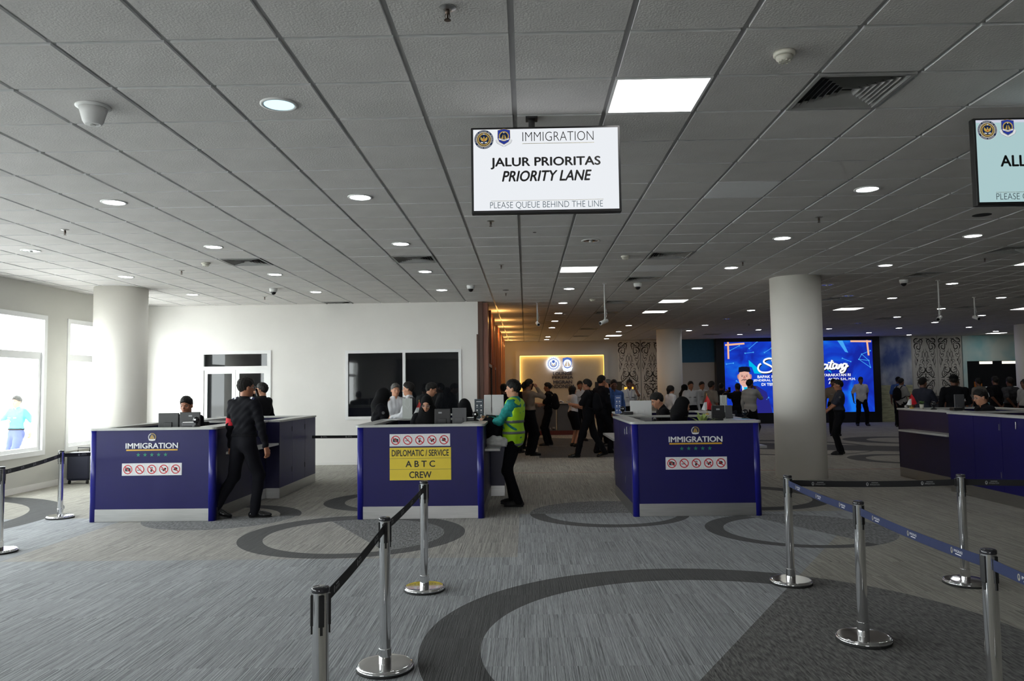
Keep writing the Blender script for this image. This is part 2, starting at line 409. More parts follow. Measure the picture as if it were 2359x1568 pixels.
# office window
d = MB(); d.box(-3.83, -3.77, YW - .02, YW + .08, .95, 2.41); d.box(-1.42, -1.36, YW - .02, YW + .08, .95, 2.41); d.box(-3.77, -1.42, YW - .02, YW + .08, 2.35, 2.41); d.box(-3.77, -1.42, YW - .02, YW + .08, .95, 1.01); d.box(-2.61, -2.55, YW - .02, YW + .08, 1.01, 2.35)
wf = struct(d.build('window_20', M_frame))
MB().box(-3.77, -2.61, YW + .03, YW + .04, 1.01, 2.35).build('window_pane', M_darkglass, wf)
MB().box(-2.55, -1.42, YW + .03, YW + .04, 1.01, 2.35).build('window_pane', M_darkglass, wf)

# ---------------------------------------------------------------- brown lounge wall with slats, running away from the camera
XS = -.90
w = MB(); w.box(XS - .10, XS, YW, YB, 0, CEIL + .3); sw = struct(w.build('wall_lounge', M_wood))
MB().box(XS - .13, XS - .09, YW - .02, YW, 0, 2.72).build('trim_1', M_wood)['kind'] = 'structure'
ys = [16.30, 16.62, 17.9, 18.9, 19.9, 22.3, 23.3, 24.2, 25.1, 26.0, 26.9, 27.8, 28.7, 29.6]
for i, y in enumerate(ys):
    z0 = 2.15 if y in (17.9, 18.9) else 0.0
    MB().box(XS, XS + .11, y, y + .07, z0, CEIL - .02).build('wood_slat', M_woodr, sw)
for i, (a, c) in enumerate(((17.5, 19.5), (20.5, 22.0))):
    d = MB(); d.box(XS, XS + .05, a, a + .07, 0, 2.15); d.box(XS, XS + .05, c - .07, c, 0, 2.15); d.box(XS, XS + .05, a, c, 2.08, 2.15)
    rr = struct(d.build('door_%d' % (i + 2), M_black)); MB().box(XS + .01, XS + .03, a + .07, c - .07, 0, 2.08).build('door_pane', M_darkglass, rr)
for y in (25.65, 27.45, 29.2):
    tag(MB().box(XS + .005, XS + .05, y, y + .05, .9, 3.0).build('led_strip', M_amber), {25.65: 'amber vertical light strip on the slatted wall, nearest of three', 27.45: 'amber vertical light strip on the slatted wall, middle of three', 29.2: 'amber vertical light strip on the slatted wall, farthest of three'}[y], 'light strip', 'amber strips between the wooden slats')
for y in (18.3, 20.9, 23.2, 25.6, 28.0, 30.0):
    l = bpy.data.lights.new('cove_lamp', 'POINT'); l.energy = 14; l.color = (1, .50, .14); l.shadow_soft_size = .06
    o = bpy.data.objects.new('cove_lamp', l); link(o, sw); o.location = (XS + .28, y, CEIL - .22)

# ---------------------------------------------------------------- other walls
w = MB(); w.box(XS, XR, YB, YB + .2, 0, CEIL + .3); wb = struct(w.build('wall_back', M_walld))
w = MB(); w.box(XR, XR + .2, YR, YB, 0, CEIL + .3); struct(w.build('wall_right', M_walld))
w = MB(); hole_wall(w, XL, XR, YR - .2, YR, [(-4.0, .6, .4, 3.0)]); struct(w.build('wall_front', M_walld))  # unseen opening, added and placed to light the ceiling and column

# ---------------------------------------------------------------- ceiling of 600 mm tiles
def cellx(i): return .6 * (i - .0812)
def celly(j): return .6 * j + 3.858
PANELS = [(1, 1), (1, 13), (5, 21), (5, 25), (5, 40), (13, 25), (30, 43), (13, 13), (21, 26)]
VENTS = [(3, 1), (-3, 11), (-7, 11), (3, 11), (11, 11), (3, 15), (11, 15), (3, 21), (3, 25), (11, 21), (3, 34), (3, 40), (18, 25), (17, 30), (18, 21), (11, 40), (-7, 20)]
BLANK = [(3, 5), (3, 13)]
c = MB(); c.box(XL, XR, YR, YB, CEIL + .10, CEIL + .14); ceil = struct(c.build('ceiling', M_void))
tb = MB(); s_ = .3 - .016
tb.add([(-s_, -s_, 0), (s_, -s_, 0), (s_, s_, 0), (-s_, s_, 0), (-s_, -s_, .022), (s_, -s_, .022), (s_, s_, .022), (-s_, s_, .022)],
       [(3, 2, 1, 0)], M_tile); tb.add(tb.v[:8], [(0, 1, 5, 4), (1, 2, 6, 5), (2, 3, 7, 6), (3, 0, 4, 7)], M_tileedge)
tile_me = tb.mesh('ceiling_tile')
Mi = cam.matrix_world.inverted()
def inview(x, y, z, m=1.06):
    v = Mi @ Vector((x, y, z))
    if v.z > -.3: return None
    u, w_ = v.x / -v.z * 1766.3 / 1179.5, v.y / -v.z * 1766.3 / 784
    return (abs(u) < m and abs(w_) < m * 1.02, -v.z)
cells = []
for i in range(-14, 38):
    for j in range(-34, 46):
        x = cellx(i) + .3; y = celly(j) + .3
        if x < XL - .25 or x > XR + .2 or y > YB or (x < XS - .3 and y > YW + .2) or y < YR: continue
        if (i, j) in PANELS or (i, j) in VENTS or (i, j) in BLANK: continue
        v = inview(x, y, CEIL); cells.append((v[1] if v and v[0] and x > XL + .3 else 1e9, x, y))
cells.sort()
rest = MB()
vs0 = np.array(tb.v); n_ind = 0
for dd, x, y in cells:
    if dd < 1e8 and n_ind < 300:
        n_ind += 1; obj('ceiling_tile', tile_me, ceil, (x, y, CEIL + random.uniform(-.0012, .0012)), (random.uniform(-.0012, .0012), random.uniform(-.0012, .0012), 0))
    else:
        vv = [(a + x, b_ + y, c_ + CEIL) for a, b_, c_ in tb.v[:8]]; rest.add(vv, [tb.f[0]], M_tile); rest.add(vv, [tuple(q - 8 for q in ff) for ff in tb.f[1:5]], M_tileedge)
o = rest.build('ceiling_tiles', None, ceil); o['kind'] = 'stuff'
for i, j in BLANK: MB().box(-s_, s_, -s_, s_, 0, .02).build('plain_tile', M_tileflat, ceil, (cellx(i) + .3, celly(j) + .3, CEIL - .001))
rl = MB()
for i in range(-13, 38):
    x = cellx(i); ye = YW if x < XS else YB
    rl.box(x - .026, x + .026, YR, ye, CEIL + .014, CEIL + .03)
for j in range(-33, 46):
    y = celly(j)
    if y < YB: rl.box(XL if y < YW else XS, XR, y - .026, y + .026, CEIL + .015, CEIL + .03)
o = rl.build('ceiling_rails', M_rail, ceil); o['kind'] = 'stuff'

# ---------------------------------------------------------------- columns
def column(x, y, r, label):
    b = MB(); b.lathe([(r, 0), (r, CEIL + .02)], n=64)
    o = b.build('round_column', mat('cream_plaster', (.89, .865, .80), .6, var=.02, vscale=1.5), None, (x, y, 0), smooth=True); tag(o, label, 'column', 'round plastered columns')
column(-7.12, 13.35, .435, 'thick round white column beside the bright window on the left')
column(4.69, 13.3, .42, 'thick round white column standing in front of the big blue screen')
column(4.765, 25.45, .41, 'round column far back beside the ornamented wall panels')
column(16.56, 25.45, .41, 'round column cut by the right edge of the photo, far back')

# ---------------------------------------------------------------- outdoors
M_apron = mat('concrete_apron', (.74, .73, .71), .9, var=.1, vscale=.6)
MB().box(-120, XL - .35, -60, 120, -.35, -.25).build('ground', M_apron)['kind'] = 'structure'
MB().box(-8.0, 120, -160, YR - .4, -.35, -.25).build('ground', M_apron)['kind'] = 'structure'
# ---------------------------------------------------------------- ceiling fixtures
ORD = ['first', 'second', 'third', 'fourth', 'fifth', 'sixth', 'seventh', 'eighth', 'ninth', 'tenth', 'eleventh', 'twelfth', 'thirteenth']
PX = [-6.3, -3.93, -1.55, .84, 3.25, 5.65, 8.0, 10.4, 12.75, 15.1, 17.5]
PY = [4.77, 7.17, 9.56, 11.95, 14.3, 16.75, 19.1, 21.5, 23.8, 26.1, 28.4, 30.0]
DL = [(-1.55, 4.77, 2), (-3.93, 7.2, 1), (-1.55, 7.17, 1), (-1.55, 9.56, 1), (-3.93, 9.56, 1), (-6.3, 11.95, 1), (-3.93, 11.95, 1), (-1.55, 11.9, 1), (-6.27, 14.3, 1), (-3.9, 14.2, 1), (-1.54, 14.2, 1), (-6.3, 9.6, 0), (.84, 9.55, 0),
      (.84, 14.3, 1), (.84, 16.75, 1), (.84, 19.1, 1), (.84, 21.4, 1), (.84, 23.8, 1), (.84, 28.2, 1), (.84, 29.8, 1), (3.25, 7.2, 1), (3.25, 9.6, 1), (5.65, 9.65, 1), (3.25, 12.0, 1), (5.65, 12.0, 1), (3.27, 14.5, 1), (5.64, 14.3, 0), (8.0, 14.4, 1), (8.0, 16.75, 1), (6.81, 16.16, 0),
      (5.63, 19.1, 1), (3.17, 23.4, 1), (3.17, 26.0, 1), (3.17, 29.9, 1), (5.56, 23.7, 1), (5.55, 26.0, 1), (7.92, 26.1, 1), (7.93, 28.4, 1), (12.7, 28.5, 1), (10.3, 26.1, 1), (10.48, 21.7, 1), (12.7, 23.9, 1), (12.7, 26.2, 1), (15.02, 30.2, 1), (10.5, 17.0, 1), (12.78, 21.6, 1), (15.11, 26.3, 1), (10.48, 19.4, 1), (17.47, 28.7, 1), (5.65, 21.5, 0), (10.3, 23.8, 0)]
b = MB(); b.lathe([(.118, .004), (.118, -.006), (.100, -.009), (.092, .0), (.092, .012), (.118, .012)], n=28, cap=False); trim_me = b.mesh('trim_ring', M_white, True)
b = MB(); b.lathe([(.093, -.005), (.0925, -.003)], n=24); lens_me = b.mesh('lens', M_lamp)
M_bluerefl = emis('blue_reflection_glow', (.55, .85, 1.0), 1.6)  # blue reflection in an open fitting, put in as a glow
b = MB(); b.lathe([(.093, -.005), (.0925, -.003)], n=24); lens2_me = b.mesh('lens', M_bluerefl)
b = MB(); b.lathe([(.093, -.006), (.088, -.004), (.06, -.010), (.02, -.008)], n=24, cap=False); refl_me = b.mesh('reflector', M_reflector, True)
b = MB(); b.lathe([(.002, -.026), (.020, -.022), (.024, -.012), (.018, -.004)], n=12); bulb_me = b.mesh('bulb', M_white, True)
for x, y, k in DL:
    ci = min(range(len(PX)), key=lambda q: abs(PX[q] - x)); ri = min(range(len(PY)), key=lambda q: abs(PY[q] - y))
    st = {1: 'lit round ceiling downlight', 2: 'bluish open round ceiling downlight', 0: 'unlit round ceiling downlight'}[k]
    side = 'off the regular rows, beside the white column' if (x == 6.81) else '%s row from the camera, %s line from the window wall' % (ORD[ri], ORD[ci])
    r = empty('downlight', (x, y, CEIL), 0, '%s, %s' % (st, side), 'ceiling light', 'round ceiling downlights')
    obj('trim_ring', trim_me, r)
    if k: obj('lens', lens_me if k == 1 else lens2_me, r)
    else: obj('reflector', refl_me, r); obj('bulb', bulb_me, r)
PL = {(1, 1): 'large square lit light panel nearest the camera, right of the hanging screen', (1, 13): 'square lit light panel just below the hanging screen', (5, 21): 'square lit light panel, right of the middle pole camera', (5, 25): 'square lit light panel behind the one right of the pole camera',
      (5, 40): 'far square lit light panel near the ornamented wall', (13, 25): 'square lit light panel right of the big white column', (30, 43): 'farthest lit light panel above the teal wall', (13, 13): 'lit light panel cut by the right photo edge, nearer one', (21, 26): 'lit light panel cut by the right photo edge, farther one'}
for c in PANELS:
    r = empty('light_panel', (cellx(c[0]) + .3, celly(c[1]) + .3, CEIL), 0, PL.get(c, 'square lit light panel behind the camera'), 'ceiling light', 'square ceiling light panels')
    q = MB(); q.box(-.29, .29, -.29, -.275, -.002, .02); q.box(-.29, .29, .275, .29, -.002, .02); q.box(-.29, -.275, -.275, .275, -.002, .02); q.box(.275, .29, -.275, .275, -.002, .02); q.build('frame', M_white, r)
    MB().box(-.275, .275, -.275, .275, .0, .012).build('diffuser', M_panel, r)
VL = ['large square air vent nearest the camera, right of the lit panel', 'square air vent above the middle counter, left of the hanging screen', 'square air vent over the left counter', 'square air vent right of the lit panel under the screen', 'square air vent near the top right, above the security screen row', 'square air vent beside the dome camera, right of centre',
      'square air vent above the pillar-side dome camera', 'square air vent between the two pole cameras', 'square air vent behind the middle pole camera', 'square air vent immediately right of the big column', 'far square air vent in front of the lounge, nearer of two', 'far square air vent in front of the lounge, farther of two',
      'square air vent right of the right-hand pole camera', 'square air vent beyond the right-hand pole cameras', 'square air vent by the right photo edge', 'farthest square air vent before the blue screen', 'small beige-looking vent at the top of the white back wall']
ring_me = []
fr = MB(); fr.box(-.29, .29, -.29, -.265, -.006, .01); fr.box(-.29, .29, .265, .29, -.006, .01); fr.box(-.29, -.265, -.265, .265, -.006, .01); fr.box(.265, .29, -.265, .265, -.006, .01); fr_me = fr.mesh('frame', M_vent)
for k in range(7):
    a = .262 - k * .034; c2 = a - .021; q = MB()
    vs = [(s1 * a, s2 * a, .000) for s1, s2 in ((-1, -1), (1, -1), (1, 1), (-1, 1))] + [(s1 * c2, s2 * c2, .026) for s1, s2 in ((-1, -1), (1, -1), (1, 1), (-1, 1))]
    vs += [(v[0], v[1], v[2] + .002) for v in vs]
    q.add(vs, [(i, (i + 1) % 4, 4 + (i + 1) % 4, 4 + i) for i in range(4)] + [(8 + i, 12 + i, 12 + (i + 1) % 4, 8 + (i + 1) % 4) for i in range(4)], M_vent); ring_me.append(q.mesh('louver'))
bk = MB(); bk.box(-.29, .29, -.29, .29, .05, .06); bk_me = bk.mesh('backing', M_ventd)
for c, lb in zip(VENTS, VL):
    r = empty('air_vent', (cellx(c[0]) + .3, celly(c[1]) + .3, CEIL), 0, lb, 'air vent', 'square ceiling air diffusers')
    obj('frame', fr_me, r); obj('backing', bk_me, r)
    for q in ring_me: obj('louver', q, r)
def sprinkler(x, y, label):
    r = empty('sprinkler', (x, y, CEIL), 0, label, 'sprinkler', 'ceiling sprinklers')
    b = MB(); b.lathe([(.042, 0), (.042, -.004), (.02, -.012), (.012, -.012)], n=18); b.build('escutcheon', M_steel, r)
    b = MB(); b.lathe([(.010, -.010), (.012, -.03), (.006, -.032), (.004, -.055)], n=10); b.tube([(.009, 0, -.03), (.012, 0, -.045), (.003, 0, -.06)], .0022, 6); b.tube([(-.009, 0, -.03), (-.012, 0, -.045), (-.003, 0, -.06)], .0022, 6); b.build('body', M_bronze, r, smooth=True)
    b = MB(); b.lathe([(.016, -.060), (.017, -.063), (.003, -.064)], n=12); b.build('deflector', M_bronze, r)
M_bronze = mat('sprinkler_bronze', (.16, .12, .10), .4, 1.0, var=.05)
for (x, y), lb in zip([(-.35, 3.57), (-5.13, 8.4), (-5.17, 11.4), (-5.07, 14.8), (-.36, 8.32), (-.34, 11.33), (-.36, 14.78), (3.25, 8.4), (3.26, 11.4), (6.83, 11.4), (6.82, 23.4)],
                      ['sprinkler head nearest the camera, top centre', 'sprinkler head at the far left, above the window side', 'sprinkler head above the left counter', 'sprinkler head beside the dome camera at left', 'sprinkler head just below the hanging screen', 'sprinkler head above the gap beside the middle counter', 'small sprinkler head near the end of the white wall', 'dark sprinkler head on the right half of the ceiling', 'sprinkler head above the right column, to its left', 'sprinkler head near the right photo edge', 'far sprinkler head in front of the blue screen']):
    sprinkler(x, y, lb)
def smoke(x, y, label, sc=1.0):
    r = empty('smoke_detector', (x, y, CEIL), 0, label, 'detector', 'smoke detectors')
    b = MB(); b.lathe([(.062 * sc, 0), (.062 * sc, -.018), (.056 * sc, -.024), (.05 * sc, -.024)], n=28); b.build('base', M_cream, r, smooth=True)
    b = MB(); b.lathe([(.05 * sc, -.024), (.046 * sc, -.040), (.03 * sc, -.052), (.008, -.055)], n=28); b.build('cap', M_cream, r, smooth=True)
    b = MB()
    for k in range(8): a = 2 * PI * k / 8; b.box(math.cos(a) * .03 * sc - .004, math.cos(a) * .03 * sc + .004, math.sin(a) * .03 * sc - .004, math.sin(a) * .03 * sc + .004, -.056, -.045)
    b.build('vent_ribs', M_cream, r)
M_cream = mat('cream_plastic', (.62, .60, .52), .45, var=.02)
smoke(1.45, 4.15, 'cream smoke detector near the top right, between panel and vent', .95); smoke(-4.53, 10.75, 'small smoke detector left of the left air vent'); smoke(1.43, 10.75, 'small smoke detector right of the lit panel under the screen'); smoke(1.43, 16.1, 'far small smoke detector beside the hanging pole camera')
r = empty('ceiling_speaker', (-2.73, 4.74, CEIL), 0, 'large white cone-shaped ceiling unit at the upper left', 'ceiling speaker')
b = MB(); b.lathe([(.105, 0), (.105, -.008), (.085, -.016)], n=32); b.build('flange', M_white, r, smooth=True)
b = MB(); b.lathe([(.085, -.014), (.075, -.05), (.062, -.10), (.050, -.118), (.045, -.120)], n=32); b.build('cone', M_white, r, smooth=True)
b = MB(); b.lathe([(.018, -.120), (.018, -.126)], n=14); b.box(-.003, .035, -.003, .003, -.124, -.119); b.build('grille', M_walld, r)
def dome(x, y, label):
    r = empty('dome_camera', (x, y, CEIL), 0, label, 'security camera', 'dome security cameras')
    b = MB(); b.lathe([(.072, 0), (.072, -.03), (.062, -.062), (.052, -.066)], n=28); b.build('housing', M_white, r, smooth=True)
    b = MB(); b.lathe([(.050, -.064), (.046, -.085), (.03, -.108), (.006, -.118)], n=24); b.build('dome_lens', M_blackgloss, r, smooth=True)
M_blackgloss = mat('gloss_black', (.008, .008, .01), .08, var=.05)
for (x, y), lb in zip([(-4.51, 13.62), (-.96, 13.62), (2.03, 13.68), (6.79, 13.76)], ['white dome camera above the left counter and back wall door', 'white dome camera at the right end of the white wall', 'white dome camera in the middle, right of the lit panel', 'white dome camera to the right of the big column']): dome(x, y, lb)
def polecam(x, y, zl, label, az):
    r = empty('pole_camera', (x, y, CEIL), 0, label, 'security camera', 'security cameras hanging on poles')
    d = CEIL - zl
    b = MB(); b.lathe([(.035, 0), (.035, -.012), (.014, -.014)], n=14); b.build('mount_plate', M_white, r)
    b = MB(); b.tube([(0, 0, -.012), (0, 0, -d + .06)], .012, 10); b.tube([(.02, 0, -d + .25), (.035, 0, -d + .15), (.01, 0, -d + .06)], .004, 6); b.build('pole', M_white, r, smooth=True)
    dx, dy = math.sin(az), -math.cos(az)
    b = MB(); b.tube([(0, 0, -d + .06), (dx * .02, dy * .02, -d + .02)], .018, 10); b.build('bracket', M_white, r, smooth=True)
    b = MB(); b.tube([(-dx * .05, -dy * .05, -d + .035), (dx * .12, dy * .12, -d - .02)], .034, 14); b.build('camera_body', M_white, r, smooth=True)
    b = MB(); b.tube([(dx * .118, dy * .118, -d - .0195), (dx * .124, dy * .124, -d - .022)], .028, 14); b.build('camera_lens', M_blackgloss, r)
for a in [(.27, 16.56, 2.94, 'security camera on a white pole beside the amber-lit ceiling', .2), (1.43, 13.66, 2.72, 'largest pole-hung white security camera, in the middle', -.9), (7.47, 13.9, 2.72, 'security camera on a white pole right of the big column', -.7), (9.81, 16.83, 2.95, 'short pole-hung security camera near the right edge', .1)]: polecam(*a)
for (x, y), rr, lb in [((5.05, 8.44), .095, 'round black hole where a downlight is missing, at right'), ((.13, 8.98), .022, 'small dark hole in a ceiling tile below the hanging screen'), ((-.35, 14.38), .06, 'thin dark round cover plate near the white wall end')]:
    b = MB(); b.lathe([(rr, .002), (rr, -.002), (rr * .9, -.002)], n=22); o = b.build('ceiling_hole', M_ventd, None, (x, y, CEIL)); tag(o, lb, 'hole')

# ---------------------------------------------------------------- hanging screens
E_gold = emis('screen_gold', srgb(190, 160, 80), .9); E_print = emis('screen_pale', srgb(225, 228, 230), .9); E_navy = emis('screen_navy', srgb(24, 38, 70), .9); E_shield = emis('screen_blue', srgb(44, 62, 150), .9); E_red = emis('screen_red', srgb(190, 40, 40), .9)
def emblem_seal(par, loc, r, step=.0006):
    F = Flat(step); F.disc(0, 0, r, E_navy, 0, 40).ring(0, 0, r * .965, r, E_print, 1, 40).ring(0, 0, r * .74, r * .77, E_print, 1).disc(0, 0, r * .74, E_gold, 1, 36).disc(0, 0, r * .68, E_navy, 2, 36)
    for k in range(22):
        a = PI / 2 + .25 + k * (2 * PI - .5) / 21; F.disc(r * .56 * math.cos(a), r * .56 * math.sin(a), r * .075, E_gold, 3, 8)
    F.disc(0, 0, r * .42, E_navy, 4, 28)
    for s in (-1, 1):
        F.poly([(s * r * .05, -r * .02), (s * r * .16, r * .12), (s * r * .34, r * .30), (s * r * .36, r * .02), (s * r * .25, -r * .14), (s * r * .08, -r * .2)][::s], E_gold, 5)
        F.poly([(s * r * .06, -r * .30), (s * r * .30, -r * .26), (s * r * .34, -r * .36), (s * r * .08, -r * .40)][::s], E_print, 5)
    F.poly([(-r * .10, r * .10), (r * .10, r * .10), (r * .12, -r * .12), (0, -r * .25), (-r * .12, -r * .12)], E_gold, 6).disc(0, r * .20, r * .08, E_gold, 6, 12).disc(0, -r * .06, r * .07, E_red, 7, 10).star(0, r * .54, r * .10, E_print, 7)
    # lettering round the rim
    n = 34
    for k in range(n):
        a = PI * 1.12 - k * PI * 1.24 / (n - 1)
        if k in (11, 20, 24): continue
        F.rect_rot(r * .87 * math.cos(a), r * .87 * math.sin(a), r * .045, r * .095, a, E_print, 2)
    for k in range(18):
        a = PI * 1.24 + k * PI * .52 / 17
        if k == 8: continue
        F.rect_rot(r * .87 * math.cos(a), r * .87 * math.sin(a), r * .045, r * .095, a, E_print, 2)
    return F.build('round_seal', par, loc)
def rect_rot(s, cx, cy, w, h, a, m, l):
    u = np.array((-math.sin(a), math.cos(a))) * w / 2; v = np.array((math.cos(a), math.sin(a))) * h / 2; c = np.array((cx, cy))
    # a small letter-like mark: two stems and a bar
    s.poly([tuple(c - u - v), tuple(c - u * .3 - v), tuple(c - u * .3 + v), tuple(c - u + v)], m, l)
    s.poly([tuple(c + u * .3 - v), tuple(c + u - v), tuple(c + u + v), tuple(c + u * .3 + v)], m, l); return s
Flat.rect_rot = rect_rot
def emblem_shield(par, loc, h, step=.0006):
    F = Flat(step); sh = lambda k: [(-.36 * h * k, .42 * h * k), (0, .50 * h * k), (.36 * h * k, .42 * h * k), (.37 * h * k, -.05 * h * k), (.27 * h * k, -.28 * h * k), (0, -.44 * h * k), (-.27 * h * k, -.28 * h * k), (-.37 * h * k, -.05 * h * k)]
    for s in (-1, 1):
        F.poly([(s * .50 * h, -.16 * h), (s * .36 * h, -.10 * h), (s * .30 * h, -.30 * h), (s * .02 * h, -.48 * h), (s * .02 * h, -.58 * h), (s * .40 * h, -.38 * h)][::s], E_print, 0)
        F.stroke([(s * .48 * h, -.17 * h), (s * .40 * h, -.36 * h), (s * .02 * h, -.57 * h)], .012 * h, E_navy, 1, False)
    F.poly(sh(1.04), E_gold, 1).poly(sh(1.0), E_shield, 2)
    F.ring(0, .06 * h, .24 * h, .30 * h, E_gold, 3, 30).disc(0, .06 * h, .24 * h, E_navy, 3, 26)
    for s in (-1, 1):
        for q in range(4): F.rect(min(s * .03 * h, s * (.16 - .03 * q) * h), max(s * .03 * h, s * (.16 - .03 * q) * h), (-.10 + .065 * q) * h, (-.045 + .065 * q) * h, E_gold, 4)
    F.star(0, .27 * h, .05 * h, E_print, 5)
    F.poly([(-.33 * h, -.06 * h), (-.28 * h, -.16 * h), (0, -.22 * h), (.28 * h, -.16 * h), (.33 * h, -.06 * h), (.24 * h, -.09 * h), (0, -.14 * h), (-.24 * h, -.09 * h)], E_print, 5)
    o = F.build('shield_emblem', par, loc); text('IMIGRASI', .36 * h, .05 * h, E_navy, (0, -.0042, -.165 * h), o); return o
M_shieldblue = mat('shield_blue', srgb(34, 48, 140), .45, var=.03)
M_scr1 = emis('screen_white', (.90, .93, .97), .93)
M_scr2 = emis('screen_mint', (.50, .72, .74), .80)
M_scrtop = emis('screen_lilac', (.70, .72, .86), .85)
M_thinl = mat('teal_ink', srgb(40, 80, 100), .5, var=.02)
M_linec = mat('pale_gold_line', srgb(205, 195, 160), .5, var=.02)
def hanging_screen(cx, cy, label, which, pole_dx=-.09):
    r = empty('hanging_screen', (cx, cy, CEIL - .67), 0, label, 'display screen')
    b = MB(); b.box(-.50, .50, 0, .055, .003, .59, bev=.006); b.build('bezel', M_black, r)
    b = MB(); b.tube([(pole_dx, .06, .55), (pole_dx, .06, .655)], .022, 14); b.box(pole_dx - .04, pole_dx + .04, .02, .10, .655, .67); b.box(pole_dx - .15, pole_dx + .15, .056, .08, .1, .5); b.build('hanger', M_black, r, smooth=False)
    MB().box(-.484, .484, -.002, .001, .025, .575).build('display', M_scr1 if which == 1 else M_scr2, r)
    if which == 2: MB().box(-.484, .484, -.003, -.0015, .557, .575).build('display_band', M_scrtop, r)
    emblem_seal(r, (-.412, -.0035, .507), .066); emblem_shield(r, (-.278, -.0035, .520), .112)
    D = -.0045
    if which == 1:
        text('IMMIGRATION', .475, .063, M_ink, (.084, D, .521), r, bold=-.014)
        MB().box(-.155, .325, D, D + .001, .4725, .4755).build('line', M_linec, r)
        text('JALUR PRIORITAS', .73, .076, M_ink, (-.002, D, .342), r, bold=.024)
        text('PRIORITY LANE', .595, .070, M_ink, (.005, D, .254), r, bold=.024, shear=.25)
        MB().box(-.37, .38, D, D + .001, .0875, .0895).build('line', M_linec, r)
        text('PLEASE QUEUE BEHIND THE LINE', .75, .050, M_thinl, (0, D, .056), r, bold=-.014)
    else:
        text('ALL', .165, .072, M_ink, (-.252, D, .298), r, bold=.024)
        MB().box(-.375, .38, D, D + .001, .0875, .0895).build('line', M_linec, r)
        text('PLEASE QUEUE BEHIND THE LINE', .75, .050, M_navyp, (.0, D, .056), r, bold=-.014)
hanging_screen(.155, 5.05, 'white hanging screen reading JALUR PRIORITAS PRIORITY LANE', 1)
hanging_screen(3.495, 5.05, 'pale mint hanging screen cut off by the right photo edge', 2, 0)

# ---------------------------------------------------------------- immigration counters
BH = 1.15
def pictograms(par, x, z, w, h):
    r = MB().box(x, x + w, -.004, 0, z, z + h).build('pictogram_board', M_print, par)
    F = Flat(.0005); cw = w / 5
    for k in range(5):
        cx = cw * (k + .5); cy = h * .5; q = cw * .36
        F.rect(cx - cw * .44, cx + cw * .44, h * .07, h * .93, M_graylogo, 0).rect(cx - cw * .43, cx + cw * .43, h * .08, h * .92, M_print, 1)
        if k == 0: F.rect(cx - q * .62, cx + q * .62, cy - q * .42, cy + q * .32, M_ink, 2).rect(cx - q * .2, cx + q * .2, cy + q * .30, cy + q * .46, M_ink, 2).disc(cx, cy - q * .05, q * .26, M_graylogo, 3, 14)
        if k == 1: F.rect(cx - q * .6, cx + q * .1, cy - q * .22, cy - q * .08, M_ink, 2).rect(cx + q * .16, cx + q * .3, cy - q * .22, cy - q * .08, M_graylogo, 2).stroke([(cx + q * .3, cy), (cx + q * .1, cy + q * .3), (cx + q * .35, cy + q * .5)], q * .08, M_graylogo, 2, False)
        if k == 2: F.poly([(cx - q * .35, cy - q * .5), (cx + q * .05, cy - q * .6), (cx + q * .28, cy + q * .42), (cx - q * .12, cy + q * .52)], M_ink, 2).rect(cx - q * .08, cx + q * .14, cy + q * .1, cy + q * .32, M_print, 3)
        if k == 3: F.disc(cx + q * .35, cy + q * .1, q * .24, M_ink, 2, 14).disc(cx - q * .05, cy - q * .28, q * .2, M_ink, 2, 12).stroke([(cx - q * .6, cy + q * .05), (cx, cy - q * .1), (cx + q * .4, cy + q * .2)], q * .14, M_ink, 2, False)
        if k == 4: F.disc(cx, cy + q * .1, q * .42, M_ink, 2, 16, q * .34).poly([(cx - q * .6, cy), (cx + q * .55, cy - q * .3), (cx + q * .4, cy - q * .45), (cx - q * .5, cy - q * .2)], M_ink, 2)
        F.ring(cx, cy, q * .84, q * 1.05, M_red, 4, 28); s = q * .66
        F.poly([(cx - s - q * .07, cy + s - q * .07), (cx + s - q * .07, cy - s - q * .07), (cx + s + q * .07, cy - s + q * .07), (cx - s + q * .07, cy + s + q * .07)], M_red, 5)
    F.build('pictograms', r, (x, -.0045, z)); return r
def counter_badge(par, loc, r):
    F = Flat(.0006); F.disc(0, 0, r, M_navyp, 0, 30)
    for k in range(18):
        a = -PI / 2 + .5 + k * (2 * PI - 1.0) / 17; F.disc(r * .80 * math.cos(a), r * .80 * math.sin(a), r * .11, M_print if k > 9 else M_goldp, 1, 8)
    for s in (-1, 1): F.poly([(s * .04 * r, -.4 * r), (s * .5 * r, -.4 * r), (s * .34 * r, .1 * r), (s * .14 * r, .55 * r), (s * .04 * r, .45 * r)][::s], M_goldp, 2)
    F.poly([(-.78 * r, -.38 * r), (-.45 * r, -.46 * r), (.45 * r, -.46 * r), (.78 * r, -.38 * r), (.70 * r, -.72 * r), (0, -.84 * r), (-.70 * r, -.72 * r)], M_print, 3)
    return F.build('badge', par, loc)
def rounded(x0, x1, y0, y1, rads, n=6):
    pts = []
    for (cx, cy, sx, sy, a0), r in zip(((x0, y0, 1, 1, PI), (x1, y0, -1, 1, 1.5 * PI), (x1, y1, -1, -1, 0), (x0, y1, 1, -1, .5 * PI)), rads):
        if r <= 0: pts.append((cx, cy)); continue
        for k in range(n + 1):
            a = a0 + PI / 2 * k / n; pts.append((cx + sx * r + r * math.cos(a), cy + sy * r + r * math.sin(a)))
    return pts
